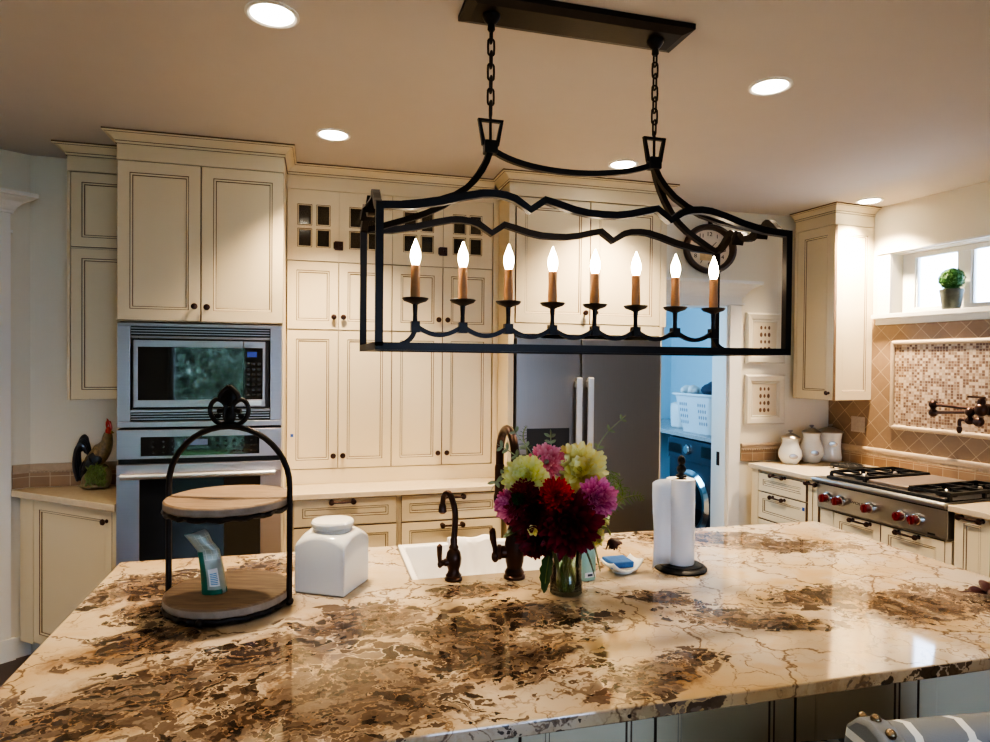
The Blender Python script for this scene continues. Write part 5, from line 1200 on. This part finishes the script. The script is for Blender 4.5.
for i,x in enumerate(HX):
    s=-1 if i==0 else 1
    for y in (YF,YB):
        cx_=FX[y][(s+1)//2]; p=Vector((cx_,y,ZT)); j=Vector((x,YC,ZJ)); d=j-p
        mb=MB(); mb.bar([p+Vector((d.x*f_,d.y*f_,d.z*h_)) for f_,h_ in ((0,0),(.1,.024),(.2,.066),(.34,.122),(.5,.195),(.64,.29),(.75,.405),(.84,.535),(.91,.675),(.96,.81),(1,.97))],.018,(0,1,0)); mb.build('roof_arm',M['iron'],ch)
    mb=MB(); mb.box(x-.021,x+.021,YC-.018,YC+.018,ZJ-.018,ZJ+.022); mb.build('arm_block',M['iron'],ch,bevel=.004)
    mb=MB(); mb.bar([(x-.036,YC,ZJ+.085),(x+.036,YC,ZJ+.085),(x+.022,YC,ZJ+.012),(x-.022,YC,ZJ+.012)],.013,(0,1,0),closed=True); mb.build('hanger_loop',M['iron'],ch)
    # chain
    z=ZJ+.080; k=0; mb=MB()
    mb.tube([(x,YC,z-.055),(x,YC,z+.03)],.0045,8)
    z+=.022; zt=2.672
    nlk=7; pitch=(zt-z)/nlk
    for k in range(nlk):
        c=z+pitch*(k+.5); hl=pitch*.5+.007; w=.010
        pts=[]
        for q in range(16):
            a=2*PI*q/16; dx=w*math.cos(a); dz=(hl-w)*(1 if math.sin(a)>0 else -1)+w*math.sin(a) if abs(math.sin(a))>1e-6 else 0
            pts.append((x+(dx if k%2 else 0),YC+(0 if k%2 else dx),c+dz))
        mb.tube(pts,.0034,6,closed=True)
    mb.build('chain',M['iron'],ch,smooth=True)
    mb=MB(); mb.lathe([(.008,-.052),(.012,-.046),(.011,-.03),(.018,-.024),(.024,-.016),(.028,-.008),(.028,0)],(x,YC,2.715),20); mb.build('chain_cup',M['iron'],ch,smooth=True)
mb=MB(); mb.bar(bez((HX[0],YC,ZJ),(HX[0]+.10,YC,ZJ-.072),(HX[1]-.16,YC,ZJ-.072),(HX[1],YC,ZJ),20),.017,(0,1,0)); mb.build('roof_bar',M['iron'],ch)
cw0,cw1,cd0,cd1=.425,1.180,YC-.088,YC+.080
mb=MB(); lo=[(cw0+.03,cd0+.03),(cw1-.03,cd0+.03),(cw1-.03,cd1-.03),(cw0+.03,cd1-.03)]; up_=[(cw0,cd0),(cw1,cd0),(cw1,cd1),(cw0,cd1)]
vv=[(x,y,2.712) for x,y in lo]+[(x,y,2.722) for x,y in up_]+[(x,y,2.7395) for x,y in up_]
mb.add(vv,[(3,2,1,0),(8,9,10,11)]+[(i*4+k,i*4+(k+1)%4,(i+1)*4+(k+1)%4,(i+1)*4+k) for i in range(2) for k in range(4)]); mb.build('ceiling_canopy',M['iron'],ch)
# scalloped candle tray
CXS=[.282+i*(1.318-.282)/7 for i in range(8)]; ZN=1.742
for a,b in zip(CXS,CXS[1:]):
    mb=MB(); mb.bar([(lerp(a,b,t),YC,ZN-.030*math.sin(PI*t)**.9) for t in [k/10 for k in range(11)]],.013,(0,1,0)); mb.build('scallop_arm',M['iron'],ch)
for s,xe,xc in ((-1,CX-HW,CXS[0]),(1,CX+HW,CXS[-1])):
    mb=MB(); mb.bar(bez((xe,YC,ZB),(lerp(xe,xc,.65),YC,ZB-.002),(xc-s*-.0,YC,ZB+.012),(xc,YC,ZN),14),.014,(0,1,0)); mb.build('end_scroll',M['iron'],ch)
def candle(x):
    mb=MB(); mb.box(x-.013,x+.013,YC-.013,YC+.013,ZN-.022,ZN+.010); mb.lathe([(.0075,ZN+.005),(.0065,ZN+.03),(.008,ZN+.062),(.016,ZN+.066),(.034,ZN+.072),(.041,ZN+.080),(.0395,ZN+.082),(.018,ZN+.076)],(x,YC,0),20)
    cup=mb.build('drip_cup',M['iron'],ch,smooth=True)
    mb=MB(); mb.lathe([(.0145,ZN+.074),(.015,ZN+.10),(.0138,ZN+.14),(.0145,ZN+.178),(.012,ZN+.182)],(x,YC,0),16); mb.build('candle_sleeve',M['sleeve'],cup,smooth=True)
    mb=MB(); mb.lathe([(.0095,ZN+.181),(.0135,ZN+.192),(.0165,ZN+.206),(.0155,ZN+.222),(.0105,ZN+.238),(.005,ZN+.252),(.0015,ZN+.262)],(x,YC,0),16); mb.build('bulb',M['bulb'],cup,smooth=True)
for x in CXS: candle(x)
# ------------------------------------------------------------------ ceiling downlights and lamps
def downlight(x,y,label,power,real=True,size=1.9):
    d=thing('recessed_downlight',label,'ceiling light',(x,y,H),0,'recessed ceiling downlights')
    mb=MB(); mb.lathe([(.083,-.0005),(.084,-.005),(.076,-.008),(.068,-.005),(.066,-.002)],seg=36,cap=False); mb.build('trim_ring',M['trim'],d,smooth=True)
    mb=MB(); mb.lathe([(.067,-.002),(.060,-.007),(.001,-.010)],seg=32,cap=False); mb.build('lens',M['lens'],d,smooth=True)
    spot(x,y,power,size); return d
def spot(x,y,power,size=1.9):
    l=bpy.data.lights.new('ceiling_spot','SPOT'); l.energy=power; l.color=(1,.79,.54); l.spot_size=size; l.spot_blend=.7; l.shadow_soft_size=.06
    o=bpy.data.objects.new('ceiling_spot',l); COL.objects.link(o); o.location=(x,y,H-.02)
PW=135
downlight(-.150,2.205,'lit round ceiling downlight at the top left of the picture',PW)
downlight(.062,3.285,'lit round ceiling downlight in front of the hutch cabinets beside the oven tower',PW)
downlight(1.627,3.305,'lit round ceiling downlight in front of the refrigerator',PW*1.1)
downlight(1.727,2.215,'lit round ceiling downlight right of the chandelier canopy',PW)
downlight(3.565,3.555,'lit round ceiling downlight in the far right corner above the wall cabinet',PW*2.1)
for x,y in ((.0,.3),(1.7,.3)): spot(x,y,PW*.25)  # unseen spots added over the camera end, without fixtures
spot(-1.80,2.55,PW*.42)   # the next downlight of the row, left of the picture
# laundry lamp
l=bpy.data.lights.new('laundry_daylight','AREA'); l.energy=20; l.color=(.36,.68,1); l.shape='RECTANGLE'; l.size=.9; l.size_y=1.2
o=bpy.data.objects.new('laundry_daylight',l); COL.objects.link(o); o.location=(1.75,5.2,1.7); o.rotation_euler=(0,-PI/2,0)
# sky, portals at the windows
w=bpy.data.worlds.new('daylight'); S.world=w; w.use_nodes=True; nt=w.node_tree; bgd=nt.nodes['Background']; bgd.inputs[0].default_value=(.52,.69,1,1); bgd.inputs[1].default_value=13.0
def portal(loc,rot,sx,sy):
    l=bpy.data.lights.new('window_portal','AREA'); l.shape='RECTANGLE'; l.size=sx; l.size_y=sy; l.cycles.is_portal=True
    o=bpy.data.objects.new('window_portal',l); COL.objects.link(o); o.location=loc; o.rotation_euler=rot
portal((-1.55,FY-.16,1.07),(PI/2,0,PI),1.1,2.15); portal((1.5,FY-.16,1.525),(PI/2,0,PI),1.6,1.35)
# ------------------------------------------------------------------ camera
yaw,pitch,roll=[math.radians(a) for a in (15.2144,-.7658,.5068)]
fwd=Vector((math.sin(yaw)*math.cos(pitch),math.cos(yaw)*math.cos(pitch),math.sin(pitch))); rt=Vector((math.cos(yaw),-math.sin(yaw),0)); upv=rt.cross(fwd)
r2=math.cos(roll)*rt+math.sin(roll)*upv; u2=-math.sin(roll)*rt+math.cos(roll)*upv
cd=bpy.data.cameras.new('camera'); cd.sensor_width=36; cd.lens=647.24/990*36; cd.clip_start=.05
co=bpy.data.objects.new('camera',cd); COL.objects.link(co)
mx=Matrix((( r2.x,u2.x,-fwd.x,0),(r2.y,u2.y,-fwd.y,0),(r2.z,u2.z,-fwd.z,1.63),(0,0,0,1))); co.matrix_world=mx
S.camera=co
S.view_settings.view_transform='AgX'
S.view_settings.look='AgX - High Contrast'
S.view_settings.exposure=0.5
